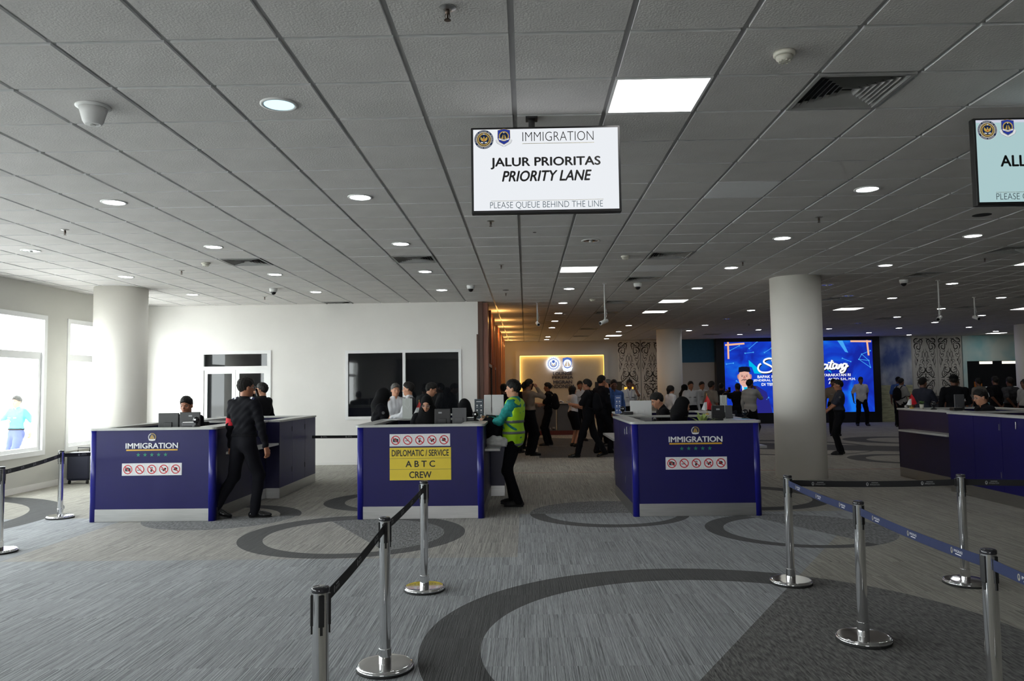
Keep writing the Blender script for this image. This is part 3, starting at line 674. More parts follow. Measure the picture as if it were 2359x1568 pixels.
def ledge_ring(x0, x1, y0, y1, wl, wr, wf, wbk, rad=.06):
    b = MB(); z0, z1 = BH - .028, BH
    if wf: b.prism(rounded(x0, x1, y0, y0 + wf, (rad, rad, 0, 0)), z0, z1)
    if wbk: b.prism(rounded(x0, x1, y1 - wbk, y1, (0, 0, rad, rad)), z0, z1)
    b.box(x0, x0 + wl, y0 + wf, y1 - wbk, z0, z1); b.box(x1 - wr, x1, y0 + wf, y1 - wbk, z0, z1); return b
def counter(x0, label, face, w=1.56, y0=9.47, mirror=False):
    r = empty('immigration_counter', (x0, y0, 0), 0, label, 'counter', 'navy immigration counters')
    d1, d2, K, T = 1.87, 1.93, .155, BH - .028; sh = .2
    # front face
    MB().box(.07, w - .07, 0, .02, K, T).build('front_panel', M_blue, r)
    MB().box(.07, w - .07, -.004, .02, .004, K).build('kick_plate', M_steel, r)
    for x in (.045, w - .045):
        b = MB(); b.prism(rounded(x - .045, x + .045, -.012, .07, (.04, .04, 0, 0), 12), 0, T); b.build('corner_post', M_bluepost, r, smooth=True)
    # sides of the front block: cupboard on the left, knee recess on the right
    for (ya, yb) in ((.072, .62), (.625, 1.24), (1.245, d1)):
        dr = MB().box(0, .02, ya, yb, K, T).build('side_panel', M_blue, r)
    MB().box(0, .018, .07, d1, .004, K).build('kick_plate', M_steel, r)
    h = MB(); h.tube([(-.02, .30, .985), (-.02, .30, 1.075)], .006, 8); h.tube([(0, .30, .99), (-.02, .30, .99)], .005, 6); h.tube([(0, .30, 1.07), (-.02, .30, 1.07)], .005, 6); h.build('door_handle', M_chrome, r)
    for z in (.33, .95): MB().box(-.006, 0, .66, .67, z, z + .08).build('hinge', M_chrome, r)
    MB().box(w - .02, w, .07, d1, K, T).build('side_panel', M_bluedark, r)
    MB().box(w - .018, w - .002, .07, d1, .004, K).build('kick_plate', M_steel, r)
    MB().box(w, w + sh - .01, .35, d1, .785, .815).build('writing_shelf', M_ledge, r)
    # rear block, shifted right
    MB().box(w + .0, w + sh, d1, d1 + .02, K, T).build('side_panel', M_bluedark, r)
    MB().box(w + .0, w + sh, d1 + .004, d1 + .02, .004, K).build('kick_plate', M_steel, r)
    for (ya, yb) in ((d1 + .02, d1 + .62), (d1 + .625, d1 + 1.30), (d1 + 1.305, d1 + d2)):
        MB().box(w + sh - .02, w + sh, ya, yb, K, T).build('side_panel', M_blue, r)
    for z in (.33, .95): MB().box(w + sh, w + sh + .006, d1 + .60, d1 + .61, z, z + .08).build('hinge', M_black, r); MB().box(w + sh, w + sh + .006, d1 + 1.29, d1 + 1.30, z, z + .08).build('hinge', M_black, r)
    MB().box(w + sh - .018, w + sh, d1 + .02, d1 + d2, .004, K).build('kick_plate', M_steel, r)
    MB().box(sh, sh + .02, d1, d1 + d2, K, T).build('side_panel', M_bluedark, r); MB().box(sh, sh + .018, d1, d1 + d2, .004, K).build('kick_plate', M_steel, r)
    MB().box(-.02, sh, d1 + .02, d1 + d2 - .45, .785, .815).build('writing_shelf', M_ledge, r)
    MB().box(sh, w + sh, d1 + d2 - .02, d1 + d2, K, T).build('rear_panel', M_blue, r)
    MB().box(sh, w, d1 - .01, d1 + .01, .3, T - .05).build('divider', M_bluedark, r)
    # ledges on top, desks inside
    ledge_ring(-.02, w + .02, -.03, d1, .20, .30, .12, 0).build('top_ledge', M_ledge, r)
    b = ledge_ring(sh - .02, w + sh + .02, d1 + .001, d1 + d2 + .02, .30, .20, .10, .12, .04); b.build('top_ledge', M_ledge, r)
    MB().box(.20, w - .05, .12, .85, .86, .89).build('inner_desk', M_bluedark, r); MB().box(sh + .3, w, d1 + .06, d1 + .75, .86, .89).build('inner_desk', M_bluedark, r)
    if face == 'imm':
        text('IMMIGRATION', .65, .066, M_print, (.775, -.0045, .935 - .005), r, bold=.017, depth=.004)
        MB().box(.455, 1.095, -.004, 0, .868, .886).build('gold_bar', M_gold, r)
        for k in range(5):
            F = Flat(); F.star(0, 0, .027, M_green, 1); F.build('green_star', r, (.775 + (k - 2) * .085, -.002, .818))
        counter_badge(r, (.775, -.003, 1.035), .055)
        pictograms(r, .405, .565, .745, .150)
    else:
        pictograms(r, .405, .885, .745, .150)
        for k, (s, ww, hh) in enumerate((('DIPLOMATIC / SERVICE', .70, .075), ('A B T C', .36, .075), ('CREW', .27, .078))):
            z1 = .868 - k * .133; q = MB().box(.405, 1.16, -.006, 0, z1 - .130, z1).build('yellow_sign', M_yellow, r)
            text(s, ww, hh, M_ink, (.7825, -.0075, z1 - .065), q, bold=.018)
    return r
cnt1 = counter(-5.41, 'navy immigration counter at the left, below the white back wall door', 'imm')
cnt2 = counter(-2.09, 'navy immigration counter in the middle with yellow DIPLOMATIC SERVICE signs', 'dip')
cnt3 = counter(1.29, 'navy immigration counter right of centre, beside the white column', 'imm')
cnt4 = counter(6.15, 'navy immigration counter cut off by the right photo edge', 'imm')

# ---------------------------------------------------------------- queue posts and belts
SH = .85
def stanchion(x, y, label, lean=(0, 0), slots=(0, 90, 180, 270)):
    r = empty('queue_post', (x, y, 0), 0, label, 'queue post', 'chrome queue posts')
    b = MB(); b.lathe([(.158, .0), (.164, .004), (.164, .012), (.158, .016), (.150, .016)], n=48); b.build('rubber_ring', M_rubber, r, smooth=True)
    b = MB(); b.lathe([(.155, .012), (.163, .015), (.1645, .022), (.160, .027), (.156, .028), (.157, .032), (.153, .0355), (.147, .036), (.145, .0361), (.10, .0364), (.05, .0368), (.034, .037)], n=64); b.build('base_plate', M_chrome, r, smooth=True)
    b = MB(); b.lathe([(.036, .036), (.036, .038), (.036, .118), (.036, .120), (.0325, .1205), (.0315, .121)], n=36); b.build('collar', M_chrome, r, smooth=True)
    b = MB(); b.lathe([(.0315, .036), (.0315, SH - .01)], n=36, cap=False); b.build('post', M_chrome, r, smooth=True)
    b = MB(); b.lathe([(.0325, SH - .012), (.0335, SH - .008), (.0335, SH + .002), (.030, SH + .007), (.004, SH + .008)], n=32); b.build('cap', M_cap, r, smooth=True)
    for a in slots:
        a = R(a + 20); c, s = math.cos(a), math.sin(a)
        b = MB(); b.box(.026, .038, -.011, .011, SH - .135, SH - .018, bev=.003); b.box(.030, .036, -.005, .005, SH - .165, SH - .13)
        o = b.build('belt_slot', M_black, r); o.rotation_euler = (0, 0, a)
    return r
M_cap = mat('glossy_cap', (.03, .03, .035), .12, var=.03)
P = {}
for k, x, y, lb in [('A', -.785, 2.93, 'nearest left queue post, cut by the bottom photo edge'), ('B', -.826, 4.47, 'queue post in the middle of the left belt line, at lower centre'), ('C', -.825, 6.17, 'queue post in front of the yellow signs of the middle counter'),
                   ('R1', 2.10, 6.28, 'queue post where the black and blue belts meet, right of centre'), ('R2', 2.07, 4.89, 'queue post in the middle of the blue belt'), ('R3', 2.03, 3.47, 'nearest right queue post, cut by the bottom photo edge'),
                   ('R4', 3.45, 6.22, 'queue post at right holding the black belts'), ('L1', -5.98, 9.82, 'queue post left of the left counter'), ('L2', -5.33, 7.75, 'queue post cut off by the left photo edge'), ('X1', 5.6, 6.1, 'queue post outside the photo to the right'), ('X2', 1.98, 2.0, 'queue post beside the camera, outside the photo')]:
    P[k] = (stanchion(x, y, lb), x, y)
def belt(a, b, m, txt, name_of=None, ends=(1, 1), z=SH - .055, hgt=.048, n_logo=None, sag=.012, lm=None, sub=None, par=None):
    """belt from post a to point b; belongs to the post it is drawn out of"""
    ax, ay = a; bx, by = b; d = math.hypot(bx - ax, by - ay); ang = math.atan2(by - ay, bx - ax)
    par_obj = par
    px, py = (par_obj.location.x, par_obj.location.y) if par_obj else (0, 0)
    g0, g1 = .036, d - .036; N = 16; vs = []; fs = []
    for i in range(N + 1):
        t = i / N; x = g0 + (g1 - g0) * t; zz = z - sag * 4 * t * (1 - t)
        for yy in (-.0011, .0011):
            vs += [(x, yy, zz - hgt / 2), (x, yy, zz + hgt / 2)]
    for i in range(N):
        q = i * 4; fs += [(q, q + 4, q + 5, q + 1), (q + 2, q + 3, q + 7, q + 6), (q + 1, q + 5, q + 7, q + 3), (q, q + 2, q + 6, q + 4)]
    o = MB().add(vs, fs).build('belt', m, par_obj, (ax - px, ay - py, 0)); o.rotation_euler = (0, 0, ang)
    cl = MB(); cl.box(g1 - .012, g1 + .006, -.008, .008, z - .03, z + .03, bev=.002); cl.build('belt_clip', M_black, o)
    cnt = max(1, round((g1 - g0) / .43)) - 1
    for k in range(cnt + 1):
        t0 = (k + .5) / (cnt + 1); x = g0 + (g1 - g0) * t0; zz = z - sag * 4 * t0 * (1 - t0)
        for side in (-1, 1):
            F = Flat(.0002); F.disc(-.050, 0, .010, lm if m is M_blackbelt else M_beltlogo, 0, 14, .015).disc(-.050, .002, .004, m, 1, 8, .008)
            e = F.build('belt_logo', o, (x, side * .0014, zz), 0 if side < 0 else PI)
            text(txt, .075, .013, lm, (.008, 0, -.004 if m is M_blackbelt else .004), e)
            q_ = .011 if m is M_blackbelt else -.010
            Flat(.0002).rect(-.018, .034, q_ - .0022, q_ + .0022, lm, 0).build('small_line', o, (x, side * .0015, zz), 0 if side < 0 else PI)
    return o
pt = lambda k: (P[k][1], P[k][2])
belt(pt('A'), pt('B'), M_blackbelt, 'IMMIGRATION', lm=M_graylogo, sub='INDONESIAN', par=P['A'][0])
belt(pt('B'), pt('C'), M_blackbelt, 'IMMIGRATION', lm=M_graylogo, sub='INDONESIAN', par=P['B'][0])
belt(pt('R1'), pt('R2'), M_bluebelt, 'IMIGRASI', lm=M_print, sub='PEKANBARU', par=P['R1'][0])
belt(pt('R2'), pt('R3'), M_bluebelt, 'IMIGRASI', lm=M_print, sub='PEKANBARU', par=P['R2'][0])
belt(pt('R3'), pt('X2'), M_bluebelt, 'IMIGRASI', lm=M_print, sub='PEKANBARU', par=P['R3'][0])
belt(pt('R1'), pt('R4'), M_blackbelt, 'IMMIGRATION', lm=M_graylogo, sub='INDONESIAN', par=P['R1'][0])
belt(pt('R4'), pt('X1'), M_blackbelt, 'IMMIGRATION', lm=M_graylogo, sub='INDONESIAN', par=P['R4'][0])
belt(pt('L2'), pt('L1'), M_blackbelt, 'IMMIGRATION', lm=M_graylogo, sub='INDONESIAN', par=P['L2'][0])
belt(pt('L1'), (-5.38, 10.6), M_blackbelt, 'IMMIGRATION', lm=M_graylogo, sub='INDONESIAN', par=P['L1'][0])
belt((-3.64, 12.9), (-1.9, 12.9), M_blackbelt, 'IMMIGRATION', lm=M_graylogo, sub='INDONESIAN', par=cnt1, z=.80, sag=.004)
# ---------------------------------------------------------------- back wall: lounge niche
YF = YB - .004
r = empty('lounge_sign_niche', (1.47, YF, 0), 0, 'amber backlit wall niche with lounge lettering and two glowing emblems', 'wall sign')
b = MB(); b.box(-1.86, -1.70, -.16, 0, 0, 3.0); b.box(1.70, 1.86, -.16, 0, 0, 3.0); b.box(-1.70, 1.70, -.16, 0, 2.84, 3.0); b.build('niche_frame', M_walld, r)
MB().box(-1.70, 1.70, -.02, 0, 0, 2.84).build('niche_back', mat('beige_niche', (.48, .44, .36), .7, var=.03), r)
MB().box(-1.70, -1.685, -.13, -.03, .2, 2.82).build('led_strip', M_amber, r); MB().box(-1.68, 1.68, -.13, -.03, 2.815, 2.83).build('led_strip', M_amber, r)
MB().box(1.688, 1.70, -.13, -.06, .2, 2.82).build('led_strip', M_amber2, r)
M_halo = emis('halo_led', (.78, .82, 1.0), 9.0)
M_lume = emis('lit_acrylic', (.85, .90, 1.0), 1.1); M_lumeb = emis('lit_blue', (.10, .20, .65), .8); M_lumeg = emis('lit_gold', (.75, .6, .45), .8)
e = MB(); e.lathe([(.25, -.01), (.25, .0)], n=36); q = e.build('halo', M_halo, r, (-.335, -.085, 2.50)); q.rotation_euler = (PI / 2, 0, 0)
F = Flat(.004); F.disc(0, 0, .27, M_lume, 0, 36).ring(0, 0, .20, .22, M_lumeb, 1).ring(0, 0, .10, .135, M_lumeb, 1, 26, PI * .8, PI * 2.2).disc(0, .09, .06, M_lumeb, 2, 12).poly([(-.10, .04), (0, -.06), (.10, .04), (.05, -.09), (-.05, -.09)], M_lumeg, 3)
for k in range(20):
    a = 2 * PI * k / 20; F.disc(.245 * math.cos(a), .245 * math.sin(a), .012, M_lumeb, 1, 6)
F.build('round_emblem', r, (-.335, -.105, 2.50))
e = MB(); e.lathe([(.15, -.01), (.15, .0)], n=36); q = e.build('halo', M_halo, r, (.225, -.085, 2.47)); q.rotation_euler = (PI / 2, 0, 0)
F = Flat(.004); h = .5; F.poly([(-.36 * h, .42 * h), (0, .5 * h), (.36 * h, .42 * h), (.37 * h, -.05 * h), (.25 * h, -.30 * h), (0, -.44 * h), (-.25 * h, -.30 * h), (-.37 * h, -.05 * h)], M_lumeb, 1).disc(0, 0, .16, M_lume, 2, 26).poly([(-.13, -.10), (-.02, .10), (-.02, -.12)], M_lumeg, 3).poly([(.02, -.12), (.02, .10), (.13, -.10)], M_lumeg, 3).poly([(-.22, -.14), (0, -.20), (.22, -.14), (.16, -.30), (0, -.34), (-.16, -.30)], M_lume, 3)
F.build('shield_emblem', r, (.225, -.105, 2.51))
M_let = mat('dark_raised_letter', (.025, .022, .04), .4, var=.02)
for k, (s, ww) in enumerate((('LOUNGE', .77), ('PEKERJA', .84), ('MIGRAN', .76), ('INDONESIA', .98))):
    text(s, ww, .135, M_let, (.03, -.05, 2.105 - k * .173), r, bold=.018, depth=.02)

# ---------------------------------------------------------------- ornamented panels
T_ = [[(235, 310), (238, 240), (285, 200), (348, 192)], [(268, 245), (300, 240), (335, 208)], [(240, 300), (330, 290), (390, 245), (440, 215), (492, 200)], [(385, 202), (428, 222), (462, 260), (448, 330), (436, 395)],
      [(368, 280), (415, 300), (402, 268)], [(330, 295), (392, 340), (405, 420), (385, 492), (335, 490), (300, 445), (318, 400), (350, 412)], [(262, 498), (236, 430), (255, 362), (305, 335), (352, 348)], [(310, 492), (262, 530), (278, 600), (302, 655), (330, 622), (358, 645), (340, 702), (290, 712)],
      [(318, 540), (368, 572), (392, 535), (375, 508)], [(252, 600), (250, 680), (278, 730), (302, 800), (290, 880), (268, 935), (252, 1012)], [(256, 740), (248, 840), (262, 915), (295, 932)], [(320, 755), (318, 800), (326, 835)],
      [(500, 480), (490, 540), (456, 585), (450, 660), (470, 740), (500, 830), (506, 905)], [(470, 560), (508, 600), (510, 680), (490, 750)], [(432, 675), (425, 745)], [(398, 880), (392, 815), (440, 783), (480, 812), (452, 838), (442, 862), (478, 910), (492, 965), (442, 1010)],
      [(366, 992), (358, 935), (390, 918), (424, 942)], [(446, 1060), (402, 1080), (380, 1045), (415, 1005), (372, 1000), (345, 1080), (380, 1170), (430, 1190), (515, 1182)], [(490, 1000), (516, 1060), (490, 1130), (430, 1152), (380, 1112)],
      [(316, 1090), (296, 1180), (312, 1250), (358, 1302)], [(268, 1292), (340, 1270), (400, 1222), (450, 1190)], [(322, 1182), (368, 1196), (332, 1232)], [(514, 1160), (522, 1245), (484, 1290), (410, 1292)], [(448, 1245), (484, 1282)], [(240, 330), (252, 300), (262, 270)], [(455, 1100), (425, 1075)]]
WT = [34, 14, 26, 26, 18, 26, 36, 17, 16, 16, 14, 18, 16, 14, 16, 17, 16, 22, 36, 22, 26, 18, 26, 18, 18, 12]
def orn_panel(x0, x1, label, cut=None):
    r = empty('ornament_panel', ((x0 + x1) / 2, YF, 0), 0, label, 'wall panel', 'white wall panels with dark tribal ornament')
    MB().box(-(x1 - x0) / 2 + .01, (x1 - x0) / 2 - .01, -.06, 0, .02, CEIL - .01).build('panel_board', M_pattern, r)
    F = Flat(.0015); k = 1 / 690.
    for sx in (1, -1):
        for up in (0, 1):
            for pts, wd in zip(T_, WT):
                q = []
                for (u, v) in pts:
                    X = sx * (u - 525) * k; Z = CEIL - .06 - (v - 170) * k
                    if up: Z = CEIL - .06 - 1.68 * 1.0 - (1310 - v) * k
                    if Z < .06: Z = .06
                    q.append((X, Z))
                F.stroke(q, wd * k, M_orn, 0)
    F.build('ornament', r, (0, -.062, 0)); return r
orn_panel(3.74, 4.66, 'ornamented white panel next to the lounge niche'); orn_panel(4.68, 5.60, 'ornamented white panel half hidden by the far round column')
orn_panel(15.58, 16.58, 'ornamented white panel right of the blue screen'); orn_panel(16.58, 17.55, 'ornamented white panel beside the teal office wall')

# painted wall parts
def noisemat(name, stops, scale, detail=4, stretch=(1, 1, 1)):
    m = bpy.data.materials.new(name); t = nt(m); b = t.nodes['Principled BSDF']; tc = t.nodes.new('ShaderNodeTexCoord'); mp = t.nodes.new('ShaderNodeMapping'); mp.inputs['Scale'].default_value = stretch
    n = t.nodes.new('ShaderNodeTexNoise'); n.inputs['Scale'].default_value = scale; n.inputs['Detail'].default_value = detail; cr = t.nodes.new('ShaderNodeValToRGB')
    while len(cr.color_ramp.elements) < len(stops): cr.color_ramp.elements.new(.5)
    for e, (p, c) in zip(cr.color_ramp.elements, stops): e.position = p; e.color = (*c, 1)
    t.links.new(tc.outputs['Object'], mp.inputs[0]); t.links.new(mp.outputs[0], n.inputs[0]); t.links.new(n.outputs[0], cr.inputs[0]); t.links.new(cr.outputs[0], b.inputs['Base Color']); b.inputs['Roughness'].default_value = .6; return m
M_sky = noisemat('cloud_mural', [(.38, srgb(60, 80, 140)), (.5, srgb(140, 150, 180)), (.62, srgb(215, 218, 222))], .8, 5, (1, 1, .7))
M_grass = noisemat('pale_field_mural', [(.35, srgb(165, 165, 130)), (.6, srgb(205, 205, 165))], 3, 4, (1, 1, 5))
M_teal = noisemat('teal_wall_print', [(.4, srgb(150, 200, 205)), (.6, srgb(215, 228, 222))], .7, 3)
M_bluew = mat('blue_wall_band', srgb(40, 95, 130), .6, var=.08)
r = empty('sky_mural', (14.85, YF, 0), 0, 'wall mural of cloudy sky over a pale field, right of the screen', 'mural')
MB().box(-.70, .70, -.03, 0, 1.46, CEIL - .005).build('sky_print', M_sky, r); MB().box(-.70, .70, -.03, 0, .0, 1.46).build('field_print', M_grass, r)
r = empty('blue_wall_band', (6.85, YF, 0), 0, 'blue painted upper wall band left of the screen', 'wall panel')
MB().box(-1.25, .8, -.03, 0, 2.48, CEIL - .005).build('band', M_bluew, r)
r = empty('teal_office_front', (20.0, YF, 0), 0, 'pale teal office front with a wide dark glazed opening', 'wall panel')
b = MB(); b.box(-2.4, -2.25, -.05, 0, 0, CEIL - .01); b.box(-2.25, 1.9, -.05, 0, 2.38, CEIL - .01); b.box(-2.25, 1.9, -.05, 0, 0, .72); b.build('front_panel', M_teal, r)
b = MB(); b.box(-2.25, 1.9, -.03, -.02, .72, 2.38); b.build('dark_glazing', M_darkglass, r)
M_strip = emis('office_strip_light', (1, .93, .75), 1.6)
for a, c in ((-1.75, -1.25), (-.85, .6)): MB().box(a, c, -.06, -.03, 2.26, 2.36).build('strip_light', M_strip, r)
M_paper = emis('lit_counter_board', (.8, .85, .85), .28)
for a, c in ((-1.65, -1.25), (-.55, .1), (.2, .9)): MB().box(a, c, -.06, -.03, .95, 1.35).build('lit_board', M_paper, r)
MB().box(-2.0, -1.7, -.06, -.03, 1.25, 1.55).build('orange_board', mat('orange_board', srgb(190, 110, 30), .6, var=.05), r)

# ---------------------------------------------------------------- big LED screen
r = empty('led_wall', (10.9, YF - .35, 0), 0, 'huge blue video wall in a black frame showing a welcome banner', 'display screen')
b = MB(); b.box(-3.25, 3.25, .02, .35, 0, .42); b.box(-3.25, -2.93, .0, .35, .42, CEIL - .01); b.box(2.97, 3.25, .0, .35, .42, CEIL - .01); b.box(-2.93, 2.97, .0, .35, 3.27, CEIL - .01); b.build('black_frame', M_black, r)
def ledmat():
    m = bpy.data.materials.new('blue_led_image'); t = nt(m); t.nodes.clear(); L = t.links
    tc = t.nodes.new('ShaderNodeTexCoord'); n = t.nodes.new('ShaderNodeTexNoise'); n.inputs['Scale'].default_value = .75; n.inputs['Detail'].default_value = 3; n.inputs['Distortion'].default_value = 1.2
    cr = t.nodes.new('ShaderNodeValToRGB'); cr.color_ramp.elements[0].position = .36; cr.color_ramp.elements[0].color = (*srgb(22, 40, 160), 1); cr.color_ramp.elements[1].position = .70; cr.color_ramp.elements[1].color = (*srgb(25, 120, 235), 1)
    e2 = cr.color_ramp.elements.new(.52); e2.color = (*srgb(22, 62, 200), 1)
    e = t.nodes.new('ShaderNodeEmission'); o = t.nodes.new('ShaderNodeOutputMaterial'); e.inputs[1].default_value = 1.0
    L.new(tc.outputs['Object'], n.inputs[0]); L.new(n.outputs[0], cr.inputs[0]); L.new(cr.outputs[0], e.inputs[0]); L.new(e.outputs[0], o.inputs[0]); return m
MB().box(-2.93, 2.97, .03, .06, .42, 3.27).build('display', ledmat(), r)
E_w = emis('led_white', (.97, .98, 1), 1.0); E_c = emis('led_cyan', srgb(0, 185, 235), 1.0); E_l = emis('led_line', srgb(70, 165, 245), 1.0); E_o = emis('led_orange', srgb(245, 185, 150), 1.0); E_k = emis('led_black', srgb(18, 20, 34), 1.0)
E_s = emis('led_skin', srgb(225, 175, 160), 1.0); E_s2 = emis('led_skin_shade', srgb(190, 130, 120), 1.0); E_sh = emis('led_shirt', srgb(215, 225, 240), 1.0); E_v = emis('led_jacket', srgb(40, 40, 130), 1.0); E_db = emis('led_deep_blue', srgb(14, 30, 110), 1.0)
F = Flat(.003)
def lx(px): return (px - 1668) / 342 * 5.87 - 2.9
def lz(py): return 3.27 - (py - 786) / 168 * 2.85
def pp(*pts): return [(lx(a), lz(b_)) for a, b_ in pts]
F.stroke(pp((1669, 793), (1714, 790)), .07, E_o, 2, False).stroke(pp((1676, 786), (1676, 826)), .07, E_o, 2, False)
F.stroke(pp((1960, 788), (2008, 789)), .07, E_o, 2, False).stroke(pp((1998, 783), (2001, 822)), .07, E_o, 2, False)
F.poly(pp((1723, 829), (1745, 850), (1757, 862), (1735, 861), (1730, 846), (1723, 844)), E_c, 1).poly(pp((1900, 852), (1906, 850), (1915, 863)), E_c, 1).poly(pp((1930, 786), (1942, 786), (1954, 815), (1947, 813)), E_l, 0)
for a in (((1725, 802), (1744, 786)), ((1715, 813), (1734, 811)), ((1671, 838), (1687, 836)), ((1680, 806), (1702, 795)), ((1760, 812), (1776, 802)), ((1940, 828), (1959, 836)), ((1978, 831), (1985, 819)), ((1985, 819), (2001, 834)), ((1978, 831), (2004, 850)), ((1978, 831), (2001, 834)), ((2001, 834), (2004, 850)), ((1985, 819), (2005, 811)), ((1693, 878), (1703, 884)), ((1762, 922), (1766, 918)), ((1780, 940), (1787, 948)), ((1778, 920), (1786, 920))):
    F.stroke(pp(*a), .022, E_l, 1, False)
    for q in a: F.disc(lx(q[0]), lz(q[1]), .03, E_l, 1, 8)
# portrait
F.poly(pp((1700, 900), (1712, 890), (1740, 890), (1762, 905), (1775, 955), (1690, 955), (1692, 915)), E_v, 1)
F.poly(pp((1705, 888), (1726, 888), (1732, 905), (1718, 930), (1706, 905)), E_sh, 2).poly(pp((1709, 893), (1718, 893), (1716, 900), (1720, 925), (1713, 930), (1711, 900)), E_c, 3)
F.disc(lx(1711.5), lz(871), .235, E_s, 4, 24, .36).disc(lx(1698), lz(868), .05, E_s2, 3, 10, .1).disc(lx(1726), lz(868), .05, E_s2, 3, 10, .1)
F.poly(pp((1698, 858), (1699, 846), (1706, 844.5), (1718, 844.5), (1724, 846), (1726, 858), (1712, 856)), E_k, 6)
for s in (-1, 1):
    F.stroke([(lx(1711.5) + s * .05, lz(865)), (lx(1711.5) + s * .14, lz(864.4))], .020, E_k, 6, True); F.disc(lx(1711.5) + s * .095, lz(867.5), .028, E_k, 6, 8, .016)
F.poly([(lx(1711.5) - .03, lz(866)), (lx(1711.5) + .03, lz(866)), (lx(1711.5) + .055, lz(873)), (lx(1711.5) - .055, lz(873))], E_s2, 5)
F.stroke([(lx(1711.5) - .13, lz(878)), (lx(1711.5) - .06, lz(875.2)), (lx(1711.5), lz(876)), (lx(1711.5) + .06, lz(875.2)), (lx(1711.5) + .13, lz(878))], .034, E_k, 6, True).stroke([(lx(1711.5) - .07, lz(880.5)), (lx(1711.5) + .07, lz(880.5))], .03, E_s2, 6, True)
# script greeting: S e ... a t a n g
def scr(pts, w=.085):
    F.stroke([(lx(a) + .03, lz(b_) - .03) for a, b_ in pts], w, E_k, 2, False, 6); F.stroke(pp(*pts), w, E_w, 4, False, 6)
scr([(1776, 833), (1779, 828), (1770, 826), (1760, 829), (1758, 835), (1766, 840), (1775, 845), (1778, 851), (1772, 857), (1760, 859), (1749, 857), (1744, 850), (1746, 842), (1751, 838)], .07)
scr([(1781, 851), (1788, 850), (1791, 846), (1787, 843), (1781, 847), (1780, 854), (1786, 858), (1794, 853)], .07)
scr([(1904, 843), (1897, 842), (1894, 849), (1897, 853), (1903, 848), (1905, 841), (1904, 850), (1907, 852), (1911, 845)], .07)
scr([(1911, 845), (1914, 838), (1916, 832), (1912, 843), (1911, 851), (1916, 852), (1919, 848)], .075); F.stroke(pp((1906, 838), (1920, 837)), .05, E_w, 4, False)
scr([(1926, 842), (1920, 841), (1917, 848), (1920, 852), (1925, 847), (1927, 841), (1926, 850), (1929, 852), (1931, 848)], .07)
scr([(1932, 842), (1931, 851), (1935, 843), (1938, 843), (1937, 850), (1940, 851), (1942, 848)], .07)
scr([(1949, 842), (1943, 841), (1940, 847), (1943, 851), (1948, 846), (1949, 841), (1946, 853), (1941, 860), (1935, 861), (1934, 857), (1941, 853), (1953, 845)], .07)
F.build('banner_art', r, (0, .028, 0))
for s, a, c, y_ in (('BAPAK ME', 1742, 1786, 869), ('JENDERAL PO', 1732, 1786, 878), ('DI TEMP', 1751, 1786, 887), ('SYARAKATAN RI', 1890, 1957, 867), ('ANTO, S.H., M.H.', 1905, 1968, 877), ('ALAN', 1906, 1930, 885)):
    text(s, (c - a) * 5.87 / 342, .105, E_w, ((lx(a) + lx(c)) / 2, .012, lz(y_)), r, bold=.025)

# ---------------------------------------------------------------- lounge furniture far back
M_grey = mat('grey_laminate', (.07, .07, .075), .4, var=.05); M_redb = mat('red_plinth', (.12, .015, .012), .6, var=.05)
r = empty('reception_desk', (1.0, 25.6, 0), 0, 'dark grey reception desk on a red plinth in front of the lounge sign', 'desk')
MB().box(-.95, .95, -.3, .3, 0, .14).build('plinth', M_redb, r); b = MB(); b.box(-.9, -.02, -.28, .28, .14, .98); b.box(.02, .9, -.28, .28, .14, .98); b.build('desk_body', M_grey, r); MB().box(-.95, .95, -.33, .33, .98, 1.02).build('desk_top', M_black, r)
b = MB()
for k in range(14):
    a = random.uniform(-.85, .85); b.box(a, a + random.uniform(.03, .09), -.31, -.30, .16, .16 + random.uniform(.02, .10))
b.build('light_ornament', M_graylogo, r)
r = empty('white_centrepiece', (1.02, 25.5, 1.02), 0, 'heap of white flowers on the dark reception desk', 'flowers')
b = MB()
for k in range(16): a = random.uniform(0, 6.28); q = random.uniform(0, .17); b.lathe([(.01, -.03), (.045, -.01), (.045, .015), (.01, .035)], (q * math.cos(a) * 1.4, q * math.sin(a), .04 + random.uniform(0, .06)), 8)
b.build('petals', M_print, r, smooth=True)
M_leaf = mat('leaf_green', srgb(70, 105, 50), .5, var=.25, vscale=12); M_leaf2 = mat('pale_leaf', srgb(150, 170, 95), .5, var=.25, vscale=12)
def leafplant(name, x, y, z, n, ln, wd, ml, label, pot=None, spread=1.0, up=.6, seed=1, cat='plant'):
    rnd = random.Random(seed); r = empty(name, (x, y, z), 0, label, cat)
    ph = 0
    if pot: pr, ph, pm = pot; b = MB(); b.lathe([(pr * .75, 0), (pr, ph), (pr * .88, ph), (pr * .85, ph * .85)], n=18); b.build('pot', pm, r, smooth=True)
    st = MB(); st.tube([(0, 0, ph * .6), (0, 0, ph + ln * .25)], .004, 6); st.build('stem', M_leaf, r)
    for k in range(n):
        a = 2 * PI * k / n * 2.4 + rnd.uniform(-.3, .3); e = up + rnd.uniform(-.35, .35); L_ = ln * rnd.uniform(.7, 1.1); vs = []; fs = []
        for i in range(5):
            t = i / 4; d = L_ * t; hh = ph + math.sin(e) * d - .45 * L_ * t * t * spread; rr = math.cos(e) * d
            w_ = wd * math.sin(PI * (.12 + .86 * t)); ca, sa = math.cos(a), math.sin(a)
            vs += [(rr * ca - sa * w_, rr * sa + ca * w_, hh), (rr * ca, rr * sa, hh - .15 * w_), (rr * ca + sa * w_, rr * sa - ca * w_, hh)]
        for i in range(4): q = i * 3; fs += [(q, q + 1, q + 4, q + 3), (q + 1, q + 2, q + 5, q + 4)]
        MB().add(vs, fs).build('leaf', ml, r)
    return r
